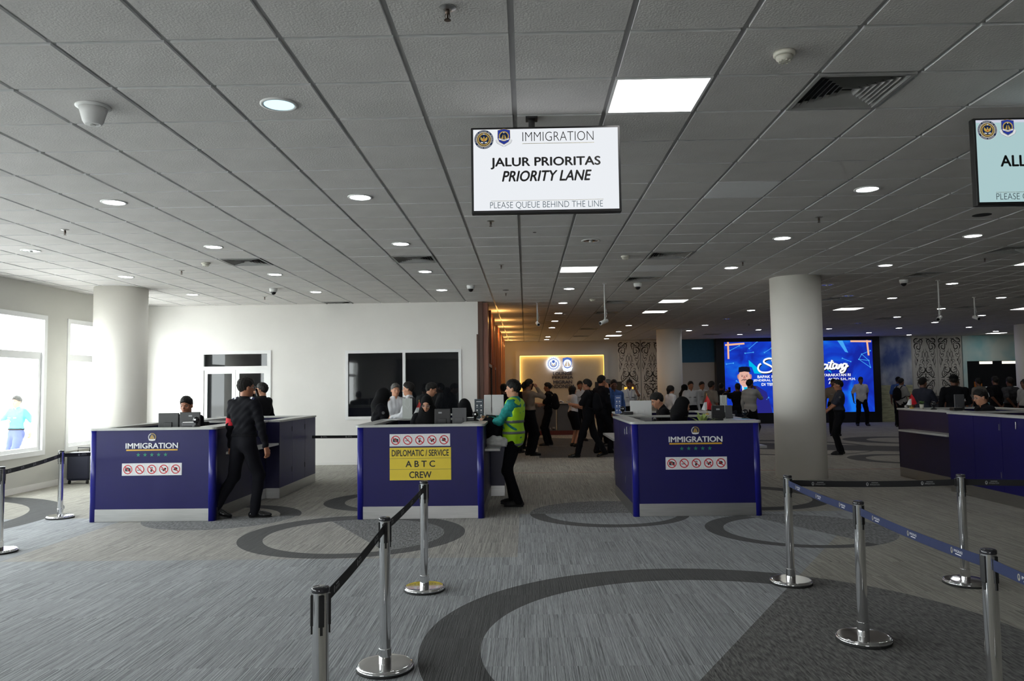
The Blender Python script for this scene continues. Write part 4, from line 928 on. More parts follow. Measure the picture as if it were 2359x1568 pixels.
leafplant('potted_plant', 3.62, 24.5, .92, 16, .34, .035, M_leaf2, 'leafy plant on the pale cabinet beside the ornamented panel', (.07, .10, M_black), seed=5)
r = empty('low_cabinet', (3.55, 24.6, 0), 0, 'pale low cabinet beside the ornamented panel, under the plant', 'cabinet')
MB().box(-.8, .8, -.25, .25, 0, .90).build('body', mat('pale_cabinet', (.42, .41, .36), .5, var=.04), r); MB().box(-.82, .82, -.27, .27, .90, .92).build('top', M_ledge, r)
r = empty('gold_lamp', (3.30, 24.66, .92), 0, 'glowing gold drum lamp behind the man in white uniform', 'lamp')
M_goldlit = emis('gold_lamp_shade', (1.0, .55, .08), 1.2)
b = MB(); b.lathe([(.13, .30), (.15, .62)], n=24, cap=False); b.build('shade', M_goldlit, r, smooth=True); b = MB(); b.lathe([(.07, 0), (.07, .02), (.015, .04), (.015, .32)], n=14); b.build('base', M_gold, r, smooth=True)
r = empty('black_display', (2.75, 25.6, 0), 0, 'black display panel behind the men, left of the gold lamp', 'display screen'); MB().box(-.45, .45, -.03, .03, 1.05, 1.72, bev=.01).build('panel', M_black, r); MB().box(-.03, .03, -.02, .02, 0, 1.05).build('stand', M_black, r)
r = empty('glass_barrier', (14.9, 29.0, 0), 0, 'dark glass barrier with a steel rail, right of the blue screen', 'barrier')
MB().box(-.35, 1.7, -.012, .012, .05, 1.05).build('glass', M_grey, r)
b = MB(); b.tube([(-1.1, 0, .86), (1.7, 0, .86)], .02, 8); b.tube([(-.4, 0, 0), (-.4, 0, 1.08)], .025, 8); b.tube([(1.7, 0, 0), (1.7, 0, 1.08)], .025, 8); b.build('rail', M_chrome, r, smooth=True)

# ---------------------------------------------------------------- things on the counters
def monitor(x, y, z, w, h, label, rz=0, m=None, top=None, group='computer monitors on the counters'):
    m = m or M_black; r = empty('monitor', (x, y, z), rz, label, 'monitor', group)
    b = MB(); b.box(-w / 2, w / 2, -.012, .012, .12, .12 + h, bev=.006); b.build('screen_housing', m, r)
    MB().box(-w / 2 + .01, w / 2 - .01, .012, .014, .13, .11 + h).build('display', M_blackgloss, r)
    MB().box(-.05, .05, -.024, -.012, .12 + h * .25, .12 + h * .6, bev=.004).build('back_cover', m, r)
    b = MB(); b.box(-.02, .02, -.03, -.015, .01, .12 + h * .4); b.box(-.10, .10, -.09, .07, 0, .012, bev=.004); b.build('stand', m, r)
    if top: MB().box(-w / 2 + top[0], -w / 2 + top[0] + .045, -.0135, -.012, .12 + h - .06, .12 + h - .04).build('sticker', M_graylogo, r)
    return r
monitor(-4.735, 10.12, .89, .27, .30, 'black monitor in front of the seated officer at the left counter, left one', 0)
monitor(-4.45, 10.12, .89, .27, .31, 'black monitor with a pale sticker on the left counter', 0, top=(.12, 0))
monitor(-1.10, 10.12, .89, .21, .31, 'wide black monitor in front of the woman with glasses', 0, top=(.05, 0))
monitor(-.88, 10.14, .89, .19, .32, 'narrower dark grey monitor right of the woman with glasses', 0, M_grey)
monitor(2.505, 10.10, .89, .17, .31, 'black monitor under the small flag on the third counter', 0, top=(.06, 0))
monitor(2.645, 10.10, .89, .09, .31, 'narrow grey monitor edge on the third counter', 0, M_grey)
monitor(1.77, 11.9, .89, .33, .35, 'back of a light grey monitor on the third counter', 0, M_white)
monitor(-.585, 11.75, .89, .11, .47, 'white monitor back, left of the black bar on the middle counter', 0, M_white); monitor(-.43, 11.75, .89, .18, .47, 'white monitor back, right of the black bar on the middle counter', 0, M_white)
monitor(6.69, 12.0, .89, .15, .38, 'dark grey monitor on the right-hand counter', 0, M_grey)
def face_camera(x, y, label, z=BH):
    r = empty('desk_camera', (x, y, z), 0, label, 'camera', 'passport desk cameras')
    b = MB(); b.lathe([(.045, 0), (.048, .008), (.03, .02), (.012, .026), (.012, .05)], n=20); b.build('foot', M_black, r, smooth=True)
    b = MB(); b.lathe([(.008, -.042), (.032, -.03), (.042, 0), (.032, .03), (.008, .042)], n=20); q = b.build('ball', M_blackgloss, r, (0, 0, .085), True)
    b = MB(); b.lathe([(.011, 0), (.011, .004)], n=14); q = b.build('lens', M_steel, r, (0, -.04, .09)); q.rotation_euler = (PI / 2, 0, 0)
face_camera(-4.15, 9.62, 'black ball camera at the right end of the left counter'); face_camera(-.68, 10.3, 'black ball camera on the middle counter, by the hi-vis man'); face_camera(1.49, 11.9, 'black ball camera beside the blue icon stand'); face_camera(2.80, 9.9, 'black ball camera at the right end of the third counter'); face_camera(6.48, 12.35, 'black ball camera on the right-hand counter')
def icon_stand(x, y, label, m, rz=0, w=.13, h=.28):
    r = empty('icon_stand', (x, y, BH), rz, label, 'desk sign', 'small icon stands on the counters')
    MB().box(-w / 2, w / 2, -.004, .004, 0, h, bev=.001).build('board', m, r); MB().box(-w / 2, w / 2, -.03, .04, 0, .005).build('foot', M_graylogo, r)
    F = Flat(.0006)
    F.rect(-w * .3, w * .3, h * .86, h * .89, M_print, 0)
    for i in range(3):
        for s in (-1, 1):
            c_ = (s * w * .22, h * (.68 - .24 * i)); F.disc(c_[0], c_[1], .011, M_print, 0, 10).rect(c_[0] - .012, c_[0] + .012, c_[1] - .028, c_[1] - .024, M_print, 0)
    F.build('icons', r, (0, -.005, 0)); return r
icon_stand(-.665, 10.9, 'dark upright icon board on the middle counter beside the hi-vis man', mat('slate_board', srgb(45, 60, 70), .4, var=.03)); icon_stand(1.445, 12.1, 'blue upright icon board on the third counter', mat('blue_board', srgb(70, 95, 150), .4, var=.03), w=.10, h=.29)
M_acr = mat('frosted_acrylic', (.50, .53, .50), .25, var=.06, vscale=6)
for x, y, w_, h_, lb in ((-1.74, 11.25, .145, .30, 'frosted acrylic holder with a cord on the middle counter'), (2.81, 11.0, .10, .29, 'frosted acrylic holder beside the flag on the third counter')):
    r = empty('acrylic_holder', (x, y, BH if y < 11.3 else BH), 0, lb, 'desk sign', 'frosted acrylic holders')
    MB().box(-w_ / 2, w_ / 2, -.004, .004, 0, h_, bev=.001).build('sheet', M_acr, r); MB().box(-w_ / 2, w_ / 2, -.03, .03, 0, .005).build('foot', M_acr, r)
    b = MB(); b.tube([(-.03, -.008, h_ - .01), (-.035, -.008, h_ * .65), (0, -.008, h_ * .5), (.035, -.008, h_ * .65), (.03, -.008, h_ - .01)], .002, 6); b.build('cord', M_print, r)
def flag(x, y, z, label, hgt=.26):
    r = empty('table_flag', (x, y, z), 0, label, 'flag', 'small red and white table flags')
    b = MB(); b.tube([(0, 0, 0), (0, 0, hgt)], .003, 8); b.lathe([(.03, 0), (.03, .012), (.006, .016)], n=14); b.lathe([(.003, hgt), (.006, hgt + .006), (.001, hgt + .014)], n=8); b.build('flag_stick', M_gold, r, smooth=True)
    for nm, m_, pts in (('red_half', M_red, [(0, .98), (0, .30), (.11, .42 - .12), (.055, .66)]), ('white_half', M_print, [(0, .62), (-.10, .30), (0, .28)])):
        pass
    h = hgt; b = MB()
    b.add([(0, -.003, h * .97), (.045, -.012, h * .68), (.095, .004, h * .30), (.055, .010, h * .22), (0, -.004, h * .25)], [(0, 4, 3, 2, 1)]); b.build('red_cloth', M_red, r)
    b = MB(); b.add([(-.002, -.004, h * .92), (-.002, -.005, h * .62), (-.042, -.012, h * .60)], [(0, 1, 2)][::-1]); b.build('red_cloth', M_red, r)
    b = MB(); b.add([(-.002, -.005, h * .62), (-.042, -.012, h * .60), (-.085, .0, h * .24), (-.03, -.016, h * .20), (-.002, -.006, h * .24)], [(0, 1, 2, 3, 4)]); b.build('white_cloth', M_print, r)
    return r
flag(-1.59, 11.42, BH, 'small red and white table flag on the middle counter'); flag(2.68, 11.45, BH, 'small red and white table flag above the black monitor', .30); flag(6.43, 12.95, BH, 'small red and white table flag on the right-hand counter')
leafplant('desk_plant', -1.62, 11.3, BH, 10, .10, .014, M_leaf, 'small green plant under the flag on the middle counter', (.03, .05, M_white), seed=2)
leafplant('desk_plant', 2.22, 9.75, .93, 18, .36, .017, M_leaf2, 'spiky pale green plant behind the third counter front', (.05, .12, M_white), up=1.0, seed=3)
leafplant('desk_plant', 6.47, 12.7, BH, 14, .12, .02, M_leaf, 'leafy green plant in a cream pot on the right-hand counter', (.035, .075, M_cream), up=.9, seed=4)
r = empty('passport_scanner', (-4.28, 9.75, BH), 0, 'small dark scanner with silver top at the right of the left counter', 'scanner'); MB().box(-.09, .09, -.06, .06, 0, .05, bev=.008).build('body', M_grey, r); MB().box(-.08, .08, -.05, .05, .05, .056).build('lid', M_steel, r)
for x, y, lb in ((-.76, 10.3, 'small black scanner on the middle counter by the ball camera'), (1.56, 11.8, 'black scanner box beside the ball camera on the third counter'), (6.50, 11.75, 'black scanner with silver rim on the right-hand counter')):
    r = empty('passport_scanner', (x, y, BH), 0, lb, 'scanner'); MB().box(-.07, .07, -.06, .06, 0, .045, bev=.008).build('body', M_black, r); MB().box(-.06, .06, -.05, .05, .045, .05).build('lid', M_steel, r)
r = empty('black_handbag', (2.66, 10.45, .89), 0, 'slouched black bag on the third counter under the big screen', 'bag')
b = MB(); b.lathe([(.10, 0), (.13, .08), (.12, .20), (.07, .30), (.02, .33)], n=20); o = b.build('bag_body', M_black, r, smooth=True); o.scale = (1.1, .6, 1)
b = MB(); b.tube([(-.07, 0, .27), (-.05, 0, .36), (.03, 0, .37), (.08, 0, .28)], .008, 8); b.build('bag_strap', M_cream, r)
for x, y, rz, m_, lb in ((-.60, 10.75, .2, M_print, 'loose papers on the right ledge of the middle counter'), (2.74, 9.75, .1, mat('pink_paper', srgb(220, 170, 190), .6, var=.03), 'pink and blue sheets at the right end of the third counter'), (-1.9, 11.0, -.2, M_print, 'open white papers left of the frosted holder')):
    r = empty('paper_sheets', (x, y, BH), rz, lb, 'papers'); MB().box(-.10, .10, -.14, .14, 0, .003).build('sheet', m_, r); q = MB().box(-.09, .09, -.12, .12, .003, .006).build('sheet', M_print if m_ is M_print else mat('blue_paper', srgb(120, 180, 220), .6, var=.03), r); q.rotation_euler = (0, 0, .25)
r = empty('glass_paperweight', (6.41, 13.1, BH), 0, 'small shiny glass ball at the far end of the right-hand counter', 'ornament'); b = MB(); b.lathe([(.004, 0), (.022, .012), (.03, .03), (.022, .048), (.004, .058)], n=16); b.build('ball', M_chrome, r, smooth=True)
# plastic bag on the writing shelf, suitcase, dark duffel held by the hi-vis man
import numpy as _np
def blob(name, loc, rad, m, label, cat, seed=1, amp=.25, n=22):
    rnd = _np.random.RandomState(seed); fr = rnd.randn(7, 3) * 3.2; ph = rnd.rand(7) * 6; b = MB(); vs = []; fs = []
    for i in range(n + 1):
        for j in range(2 * n):
            t = PI * i / n; a = PI * j / n; d = _np.array((math.sin(t) * math.cos(a), math.sin(t) * math.sin(a), math.cos(t)))
            k = 1 + amp * float(_np.mean(_np.abs(_np.sin(fr @ d + ph)))) * 1.6 - amp
            vs.append((d[0] * rad[0] * k, d[1] * rad[1] * k, max(d[2], -.55) * rad[2] * k))
    for i in range(n):
        for j in range(2 * n): j2 = (j + 1) % (2 * n); fs.append((i * 2 * n + j, (i + 1) * 2 * n + j, (i + 1) * 2 * n + j2, i * 2 * n + j2))
    b.add(vs, fs); o = b.build(name, m, None, loc, True); tag(o, label, cat); return o
blob('plastic_bag', (-.40, 10.22, .86), (.14, .12, .085), mat('translucent_bag', (.62, .62, .60), .35, var=.06, vscale=20), 'crumpled white plastic bag on the writing shelf by the hi-vis man', 'bag', 3, .45)
r = empty('suitcase', (-7.86, 13.5, 0), .1, 'dark suitcase at the window wall, half hidden by the left counter', 'suitcase')
MB().box(-.20, .20, -.13, .13, .06, .55, bev=.04).build('shell', mat('navy_case', (.01, .012, .03), .4, var=.05), r); b = MB(); b.tube([(-.1, .08, .54), (-.1, .08, .62), (.1, .08, .62), (.1, .08, .54)], .01, 8); b.build('handle', M_black, r)
for s in (-1, 1):
    b = MB(); b.lathe([(.035, -.012), (.035, .012)], n=16); q = b.build('wheel', M_rubber, r, (s * .15, -.1, .035)); q.rotation_euler = (0, PI / 2, 0)
# bus outside
M_bus = mat('bus_white', (.80, .82, .84), .4, var=.02); r = empty('airport_bus', (-33.2, 60, -.25), .35, 'white bus with an orange sun emblem outside the second window', 'bus')
MB().box(-5, 5, -1.2, 1.2, .35, 3.0, bev=.15).build('bus_body', M_bus, r)
for k in range(6): MB().box(-4.7 + k * 1.6, -3.3 + k * 1.6, -1.23, -1.19, 2.25, 2.65).build('bus_window', M_graylogo, r)
F = Flat(.01); M_orange = mat('orange_emblem', srgb(225, 70, 30), .5, var=.03)
for cz in (1.35, 2.15):
    F.disc(1.1, cz, .30, M_orange, 1, 20)
    for k in range(14): a = 2 * PI * k / 14; F.poly([(1.1 + .36 * math.cos(a - .09), cz + .36 * math.sin(a - .09)), (1.1 + .36 * math.cos(a + .09), cz + .36 * math.sin(a + .09)), (1.1 + .62 * math.cos(a), cz + .62 * math.sin(a))], M_orange, 1)
F.rect(-.2, 4.9, .4, .95, mat('bus_blue', srgb(70, 120, 190), .4, var=.03), 1)
F.build('sun_emblem', r, (0, -1.21, 0))
for a in (-3.2, 3.0):
    b = MB(); b.lathe([(.48, -.15), (.48, .15)], n=24); q = b.build('wheel', M_rubber, r, (a, -1.05, .48)); q.rotation_euler = (PI / 2, 0, 0)
# operator chairs
def chair(x, y, sz, rz, label):
    r = empty('office_chair', (x, y, 0), rz, label, 'chair', 'tall operator chairs behind the counters')
    MB().box(-.23, .23, -.22, .22, sz - .07, sz, bev=.025).build('seat', M_black, r)
    b = MB(); b.box(-.21, .21, -.27, -.22, sz + .14, sz + .52, bev=.02); b.build('backrest', M_black, r); MB().box(-.03, .03, -.28, -.25, sz - .05, sz + .2).build('back_bar', M_black, r)
    b = MB(); b.tube([(0, 0, .09), (0, 0, sz - .07)], .025, 12); b.build('gas_lift', M_steel, r, smooth=True)
    b = MB()
    for k in range(5): a = 2 * PI * k / 5; b.tube([(0, 0, .10), (.26 * math.cos(a), .26 * math.sin(a), .07)], [.03, .018], 8)
    b.build('base', M_black, r)
    for k in range(5):
        a = 2 * PI * k / 5; b = MB(); b.lathe([(.028, -.02), (.028, .02)], n=12); q = b.build('castor', M_rubber, r, (.26 * math.cos(a), .26 * math.sin(a), .03)); q.rotation_euler = (PI / 2, 0, a)
# ---------------------------------------------------------------- people: implicit surfaces meshed with surface nets
A = lambda *p: np.array(p, np.float32)
def rotx(a): c, s = math.cos(a), math.sin(a); return np.array([[1, 0, 0], [0, c, -s], [0, s, c]])
def rotz(a): c, s = math.cos(a), math.sin(a); return np.array([[c, -s, 0], [s, c, 0], [0, 0, 1]])
def nets(d, org, vs, name, m):
    ins = d < 0
    s8 = [ins[i:ins.shape[0] - 1 + i, j:ins.shape[1] - 1 + j, k:ins.shape[2] - 1 + k] for i in (0, 1) for j in (0, 1) for k in (0, 1)]
    al = s8[0].copy(); an = s8[0].copy()
    for q in s8[1:]: al &= q; an |= q
    idx = np.argwhere(an & ~al)
    vid = np.full(al.shape, -1, np.int32); vid[idx[:, 0], idx[:, 1], idx[:, 2]] = np.arange(len(idx))
    pos = np.zeros((len(idx), 3), np.float32); cnt = np.zeros(len(idx), np.float32)
    cs = [np.array((i, j, k)) for i in (0, 1) for j in (0, 1) for k in (0, 1)]
    for a in range(8):
        for b_ in range(a + 1, 8):
            if np.abs(cs[a] - cs[b_]).sum() != 1: continue
            ia = idx + cs[a]; ib = idx + cs[b_]; da = d[ia[:, 0], ia[:, 1], ia[:, 2]]; db = d[ib[:, 0], ib[:, 1], ib[:, 2]]
            mk = (da < 0) != (db < 0); t_ = np.where(mk, da / np.where(mk, da - db, 1), 0)[:, None]
            pos += np.where(mk[:, None], cs[a] + t_ * (cs[b_] - cs[a]), 0); cnt += mk
    co = (idx + pos / cnt[:, None]) * vs + org
    quads = []
    for ax in range(3):
        o1, o2 = (ax + 1) % 3, (ax + 2) % 3
        sl0 = [slice(1, -1)] * 3; sl1 = [slice(1, -1)] * 3; sl0[ax] = slice(0, -1); sl1[ax] = slice(1, None)
        a_ = ins[tuple(sl0)]; b_ = ins[tuple(sl1)]; e = np.argwhere(a_ != b_)
        if not len(e): continue
        flip = a_[e[:, 0], e[:, 1], e[:, 2]]; e = e + 1; e[:, ax] -= 1
        def cell(p, q): c = e.copy(); c[:, o1] -= p; c[:, o2] -= q; return vid[c[:, 0], c[:, 1], c[:, 2]]
        q = np.stack([cell(1, 1), cell(0, 1), cell(0, 0), cell(1, 0)], 1); q[~flip] = q[~flip][:, ::-1]
        quads.append(q)
    q = np.concatenate(quads); q = q[(q >= 0).all(1)]
    me = bpy.data.meshes.new(name); me.vertices.add(len(co)); me.vertices.foreach_set('co', co.astype(np.float32).ravel())
    me.loops.add(len(q) * 4); me.loops.foreach_set('vertex_index', q.astype(np.int32).ravel())
    me.polygons.add(len(q)); me.polygons.foreach_set('loop_start', np.arange(0, len(q) * 4, 4, dtype=np.int32)); me.polygons.foreach_set('loop_total', np.full(len(q), 4, np.int32))
    me.polygons.foreach_set('use_smooth', np.ones(len(q), bool)); me.materials.append(m); me.update(calc_edges=True); return me
class SDF:
    def __init__(s, lo, hi, vs):
        s.vs = vs; s.lo = np.array(lo, np.float32) - 3 * vs; n = np.ceil((np.array(hi) + 3 * vs - s.lo) / vs).astype(int) + 1
        s.n = n; s.d = np.full(n, 1.0, np.float32); s.ax = [s.lo[i] + vs * np.arange(n[i], dtype=np.float32) for i in range(3)]
    def _sl(s, lo, hi):
        a = np.clip(np.floor((np.array(lo) - s.lo) / s.vs).astype(int), 0, s.n); b = np.clip(np.ceil((np.array(hi) - s.lo) / s.vs).astype(int) + 1, 0, s.n)
        if (b <= a).any(): return None, None
        sl = tuple(slice(a[i], b[i]) for i in range(3))
        return sl, (s.ax[0][sl[0]][:, None, None], s.ax[1][sl[1]][None, :, None], s.ax[2][sl[2]][None, None, :])
    def comb(s, sl, v, k, sub=False):
        a = s.d[sl]
        if sub: s.d[sl] = np.maximum(a, -v); return
        if k > 0: h = np.maximum(k - np.abs(a - v), 0) / k; s.d[sl] = np.minimum(a, v) - h * h * k / 4
        else: s.d[sl] = np.minimum(a, v)
    def cap(s, a, b, ra, rb, k=.02, flat=None, R3=None, sub=False):
        a = np.array(a, float); b = np.array(b, float); m = max(ra, rb) + k + 2 * s.vs
        lo = np.minimum(a, b) - m; hi = np.maximum(a, b) + m
        sl, g = s._sl(lo, hi)
        if sl is None: return s
        P_ = [g[i] - a[i] for i in range(3)]; ba = b - a
        if flat is not None:
            M3 = np.array(R3).T.copy(); M3[1] /= flat
            P_ = [M3[i, 0] * P_[0] + M3[i, 1] * P_[1] + M3[i, 2] * P_[2] for i in range(3)]; ba = M3 @ ba
        L2 = max(float(ba @ ba), 1e-9); h = np.clip((P_[0] * ba[0] + P_[1] * ba[1] + P_[2] * ba[2]) / L2, 0, 1)
        d = np.sqrt((P_[0] - ba[0] * h) ** 2 + (P_[1] - ba[1] * h) ** 2 + (P_[2] - ba[2] * h) ** 2) - (ra + (rb - ra) * h)
        if flat is not None: d = d * (.5 + .5 * flat)
        s.comb(sl, d.astype(np.float32), k, sub); return s
    def ell(s, c, r, R3=None, k=.02, sub=False):
        c = np.array(c, float); r = np.array(r, float); m = r.max() + k + 2 * s.vs
        sl, g = s._sl(c - m, c + m)
        if sl is None: return s
        P_ = [g[i] - c[i] for i in range(3)]
        if R3 is not None:
            M3 = np.array(R3).T; P_ = [M3[i, 0] * P_[0] + M3[i, 1] * P_[1] + M3[i, 2] * P_[2] for i in range(3)]
        k0 = np.sqrt((P_[0] / r[0]) ** 2 + (P_[1] / r[1]) ** 2 + (P_[2] / r[2]) ** 2) + 1e-6
        k1 = np.sqrt((P_[0] / r[0] ** 2) ** 2 + (P_[1] / r[1] ** 2) ** 2 + (P_[2] / r[2] ** 2) ** 2) + 1e-6
        s.comb(sl, (k0 * (k0 - 1) / k1).astype(np.float32), k, sub); return s
    def grid(s): return s.ax[0][:, None, None], s.ax[1][None, :, None], s.ax[2][None, None, :]
    def plane(s, n, p):   # keep the side where (x-p).n < 0
        x, y, z = s.grid(); s.d = np.maximum(s.d, (x - p[0]) * n[0] + (y - p[1]) * n[1] + (z - p[2]) * n[2]); return s
    def wrinkle(s, amp, seed=0, f=26):
        x, y, z = s.grid(); r = np.random.RandomState(seed)
        for q in range(3):
            w_ = r.randn(3) * np.array((1, 1, .8)) * f; s.d = s.d + amp / 2 * np.sin(x * w_[0] + y * w_[1] + z * w_[2] + r.rand() * 6)
        return s
    def mesh(s, name, m): return nets(s.d, s.lo, s.vs, name, m)
SKIN = [mat('skin_light', srgb(196, 142, 112), .5, var=.06, vscale=20), mat('skin_mid', srgb(160, 106, 78), .5, var=.06, vscale=20), mat('skin_dark', srgb(104, 66, 48), .5, var=.06, vscale=20)]
M_hair = mat('black_hair', (.008, .007, .006), .6, var=.2, spec=.3, vscale=40, bump=.4, bscale=160); M_hairg = mat('greying_hair', (.08, .075, .07), .5, var=.3, vscale=60, bump=.4, bscale=160)
M_eye = mat('eye_dark', (.01, .008, .007), .15, var=.02); M_eyew = mat('eye_white', (.30, .27, .25), .35, var=.02); M_lip = mat('lip', srgb(140, 80, 72), .45, var=.03)
M_shoe = mat('black_shoe', (.008, .008, .009), .12, var=.05); M_shoem = mat('matt_black_shoe', (.012, .012, .013), .6, var=.05)
M_patch = mat('arm_patch_grey', (.12, .12, .125), .6, var=.2, vscale=60)
CL = dict(black=mat('black_cloth', (.006, .006, .008), .9, var=.12, vscale=14, spec=.15), black2=mat('black_uniform', (.006, .006, .009), .85, var=.15, vscale=10, spec=.15), white=mat('white_cloth', (.66, .67, .70), .8, var=.05), whiteu=mat('white_uniform', (.58, .60, .62), .8, var=.05),
          tan=mat('tan_uniform', srgb(128, 112, 96), .85, var=.08), teal=mat('teal_batik', srgb(20, 140, 135), .75, var=.35, vscale=40), hivis=mat('hivis_yellow', srgb(178, 235, 30), .6, var=.05, emit=None), batik=mat('blue_batik', srgb(50, 85, 150), .75, var=.4, vscale=30),
          navy=mat('navy_cloth', srgb(34, 38, 54), .85, var=.1), grey=mat('grey_shirt', srgb(150, 150, 148), .8, var=.06), olive=mat('grey_tan_shirt', srgb(112, 106, 98), .85, var=.08), cyan=mat('cyan_shirt', srgb(60, 170, 205), .8, var=.06), denim=mat('slate_trousers', srgb(60, 70, 110), .85, var=.1), plaid=mat('dark_plaid', srgb(50, 50, 54), .85, var=.6, vscale=18), hijab=mat('black_hijab', (.006, .006, .007), .85, var=.1, spec=.15), silver=mat('reflective_tape', srgb(120, 128, 128), .35, .3, var=.05), redband=mat('red_armband', srgb(205, 30, 48), .7, var=.05), vestd=mat('dark_vest', srgb(34, 32, 40), .8, var=.1))
def ik(a, b, l1, l2, hint):
    a = np.array(a, float); b = np.array(b, float); d = b - a; L = np.linalg.norm(d); mx = (l1 + l2) * .999
    if L > mx: b = a + d / L * mx; d = b - a; L = mx
    if L < abs(l1 - l2) + .02: L = abs(l1 - l2) + .02
    u = d / np.linalg.norm(d); x = (l1 * l1 - l2 * l2 + L * L) / (2 * L); h = math.sqrt(max(l1 * l1 - x * x, 0))
    hint = np.array(hint, float); p = hint - u * (hint @ u); p = p / (np.linalg.norm(p) + 1e-9)
    return a + u * x + p * h, b
_feat = {}
def shoe_mesh(m):
    key = 'shoe' + m.name
    if key in _feat: return _feat[key]
    s = SDF((-.07, -.10, -.01), (.07, .22, .12), .0065)
    s.ell((0, .125, .030), (.045, .085, .036)).ell((0, .0, .038), (.040, .072, .046)).cap((0, -.012, .05), (0, .0, .095), .040, .040, .03).cap((0, .01, .075), (0, .12, .045), .030, .026, .03); s.plane((0, 0, 1), (0, 0, .098)); s.plane((0, 0, -1), (0, 0, .004))
    me = s.mesh('shoe', m); _feat[key] = me
    b = MB(); pts = []
    for k in range(28):
        a = 2 * PI * k / 28; y = .075 + .135 * math.sin(a); w_ = .043 + .006 * math.sin(a) - (.006 if abs(y - .05) < .03 else 0); pts.append((w_ * math.cos(a), y))
    b.prism(pts, 0, .012); _feat[key + 's'] = b.mesh('sole', M_rubber); return me
def feat(key, S_):
    if key in _feat: return _feat[key]
    b = MB()
    if key == 'eye': b.lathe([(.001, -.011), (.0085, -.0075), (.0115, 0), (.0085, .0075), (.001, .011)], n=10, m=M_eyew); b.lathe([(.0068, .0085), (.0055, .0122), (.001, .013)], n=10, m=M_eye)
    if key == 'brow': b.tube([(-.017, -.002, -.002), (0, .003, .002), (.017, .001, -.001)], [.0022, .0035, .0018], 6, m=M_hair)
    if key == 'mouth': b.tube([(-.023, -.006, 0), (-.012, .001, .0015), (0, .003, .0), (.012, .001, .0015), (.023, -.006, 0)], [.0015, .0042, .005, .0042, .0015], 6, m=M_lip)
    _feat[key] = b.mesh(key, None, True); return _feat[key]
PEOPLE = {}
def person(label, x, y, h=1.68, face=0, skin=1, top='black', sleeve='long', bottom='black', hair='short', lean=0, twist=0, hy=0, hp=0, fL=(-.10, 0), fR=(.10, .02), fyL=8, fyR=-8, heelL=0, heelR=0,
           hL=None, hR=None, eL=(-.5, -1, -.3), eR=(.5, -1, -.3), gripL=.35, gripR=.35, sit=None, z=0, belly=0, tuck=True, vs=.016, skirt=False, shoes=None, shoulder=1.0, extras=(), name='person', group=None, hairm=None, collar=True, legs=True):
    k_ = h / 1.70; q = lambda v: v * k_
    root = None; Rb = rotz(0)
    Rl = rotx(-R(lean)) ; Ru = rotz(R(twist)) @ Rl      # upper body frame
    pz = q(.93) if sit is None else sit + q(.10)
    pel = A(0, 0 if sit is None else -.03, pz)
    up = lambda v: pel + Ru @ (np.array(v, float) * k_)
    hipL = pel + A(q(-.088), 0, q(-.03)); hipR = pel + A(q(.088), 0, q(-.03))
    nb = up((0, -.015, .515)); shL = up((-.175 * shoulder, -.015, .465)); shR = up((.175 * shoulder, -.015, .465))
    Rh = rotz(R(twist + hy)) @ rotx(-R(lean * .5 + hp))
    hc = nb + Rh @ (np.array((0, .022, .150)) * k_)
    H = lambda v: hc + Rh @ (np.array(v, float) * k_)
    az = .085
    def ank(f, heel): return A(f[0], f[1], q(az) + heel * .9)
    aL = ank(fL, heelL); aR = ank(fR, heelR)
    if sit is not None and len(fL) == 2: aL = A(fL[0], fL[1] if fL[1] else .30, max(sit - q(.40), .10)); aR = A(fR[0], fR[1] if abs(fR[1]) > .03 else .30, max(sit - q(.40), .10))
    kL, aL = ik(hipL, aL, q(.425), q(.425), (-.12, 1, 0)); kR, aR = ik(hipR, aR, q(.425), q(.425), (.12, 1, 0))
    wL = up(hL) if hL is not None else up((-.245 * shoulder, .03, -.055)); wR = up(hR) if hR is not None else up((.245 * shoulder, .03, -.055))
    elL, wL = ik(shL, wL, q(.285), q(.25), Ru @ np.array(eL)); elR, wR = ik(shR, wR, q(.285), q(.25), Ru @ np.array(eR))
    bfac = 1 + belly
    def torso(s, g, lo=True):
        s.cap(pel + Ru @ A(q(-.045), 0, q(.0)), pel + Ru @ A(q(.045), 0, q(.0)), q(.115) + g, q(.115) + g, .05, .80, Ru)
        s.cap(up((-.035, .01 * bfac, .10)), up((.035, .01 * bfac, .10)), q(.112) * bfac + g, q(.112) * bfac + g, .06, .84, Ru)
        s.cap(up((-.055, .0, .30)), up((.055, 0, .30)), q(.118) + g + belly * .015, q(.118) + g + belly * .015, .06, .80, Ru)
        s.cap(up((-.09, -.015, .40)), up((.09, -.015, .40)), q(.085) + g, q(.085) + g, .06, .85, Ru)
        s.cap(up((-.15 * shoulder, -.015, .457)), up((.15 * shoulder, -.015, .457)), q(.052) + g, q(.052) + g, .05)
        s.cap(up((-.09, -.02, .47)), nb, q(.04) + g, q(.035) + g * .6, .05); s.cap(up((.09, -.02, .47)), nb, q(.04) + g, q(.035) + g * .6, .05)
    allp = np.array([hc, kL, kR, aL, aR, wL, wR, elL, elR, shL, shR, pel])
    lo = allp.min(0) - .26; hi = allp.max(0) + .26; lo[2] = max(allp[:, 2].min() - .12, .0) if sit is None else allp[:, 2].min() - .15; hi[2] = max(hc[2] + .16, wL[2] + .24, wR[2] + .24)
    # body
    s = SDF(lo, hi, vs)
    torso(s, -.006)
    s.cap(nb - Ru @ A(0, 0, q(.03)), H((0, -.012, -.06)), q(.056), q(.055), .03)
    for hp_, kn, an in ((hipL, kL, aL), (hipR, kR, aR)): s.cap(hp_, kn, q(.080), q(.054), .04); s.cap(kn, an, q(.053), q(.036), .02)
    for sh_, el, wr in ((shL, elL, wL), (shR, elR, wR)): s.cap(sh_, el, q(.047), q(.038), .03); s.cap(el, wr, q(.038), q(.026), .015)
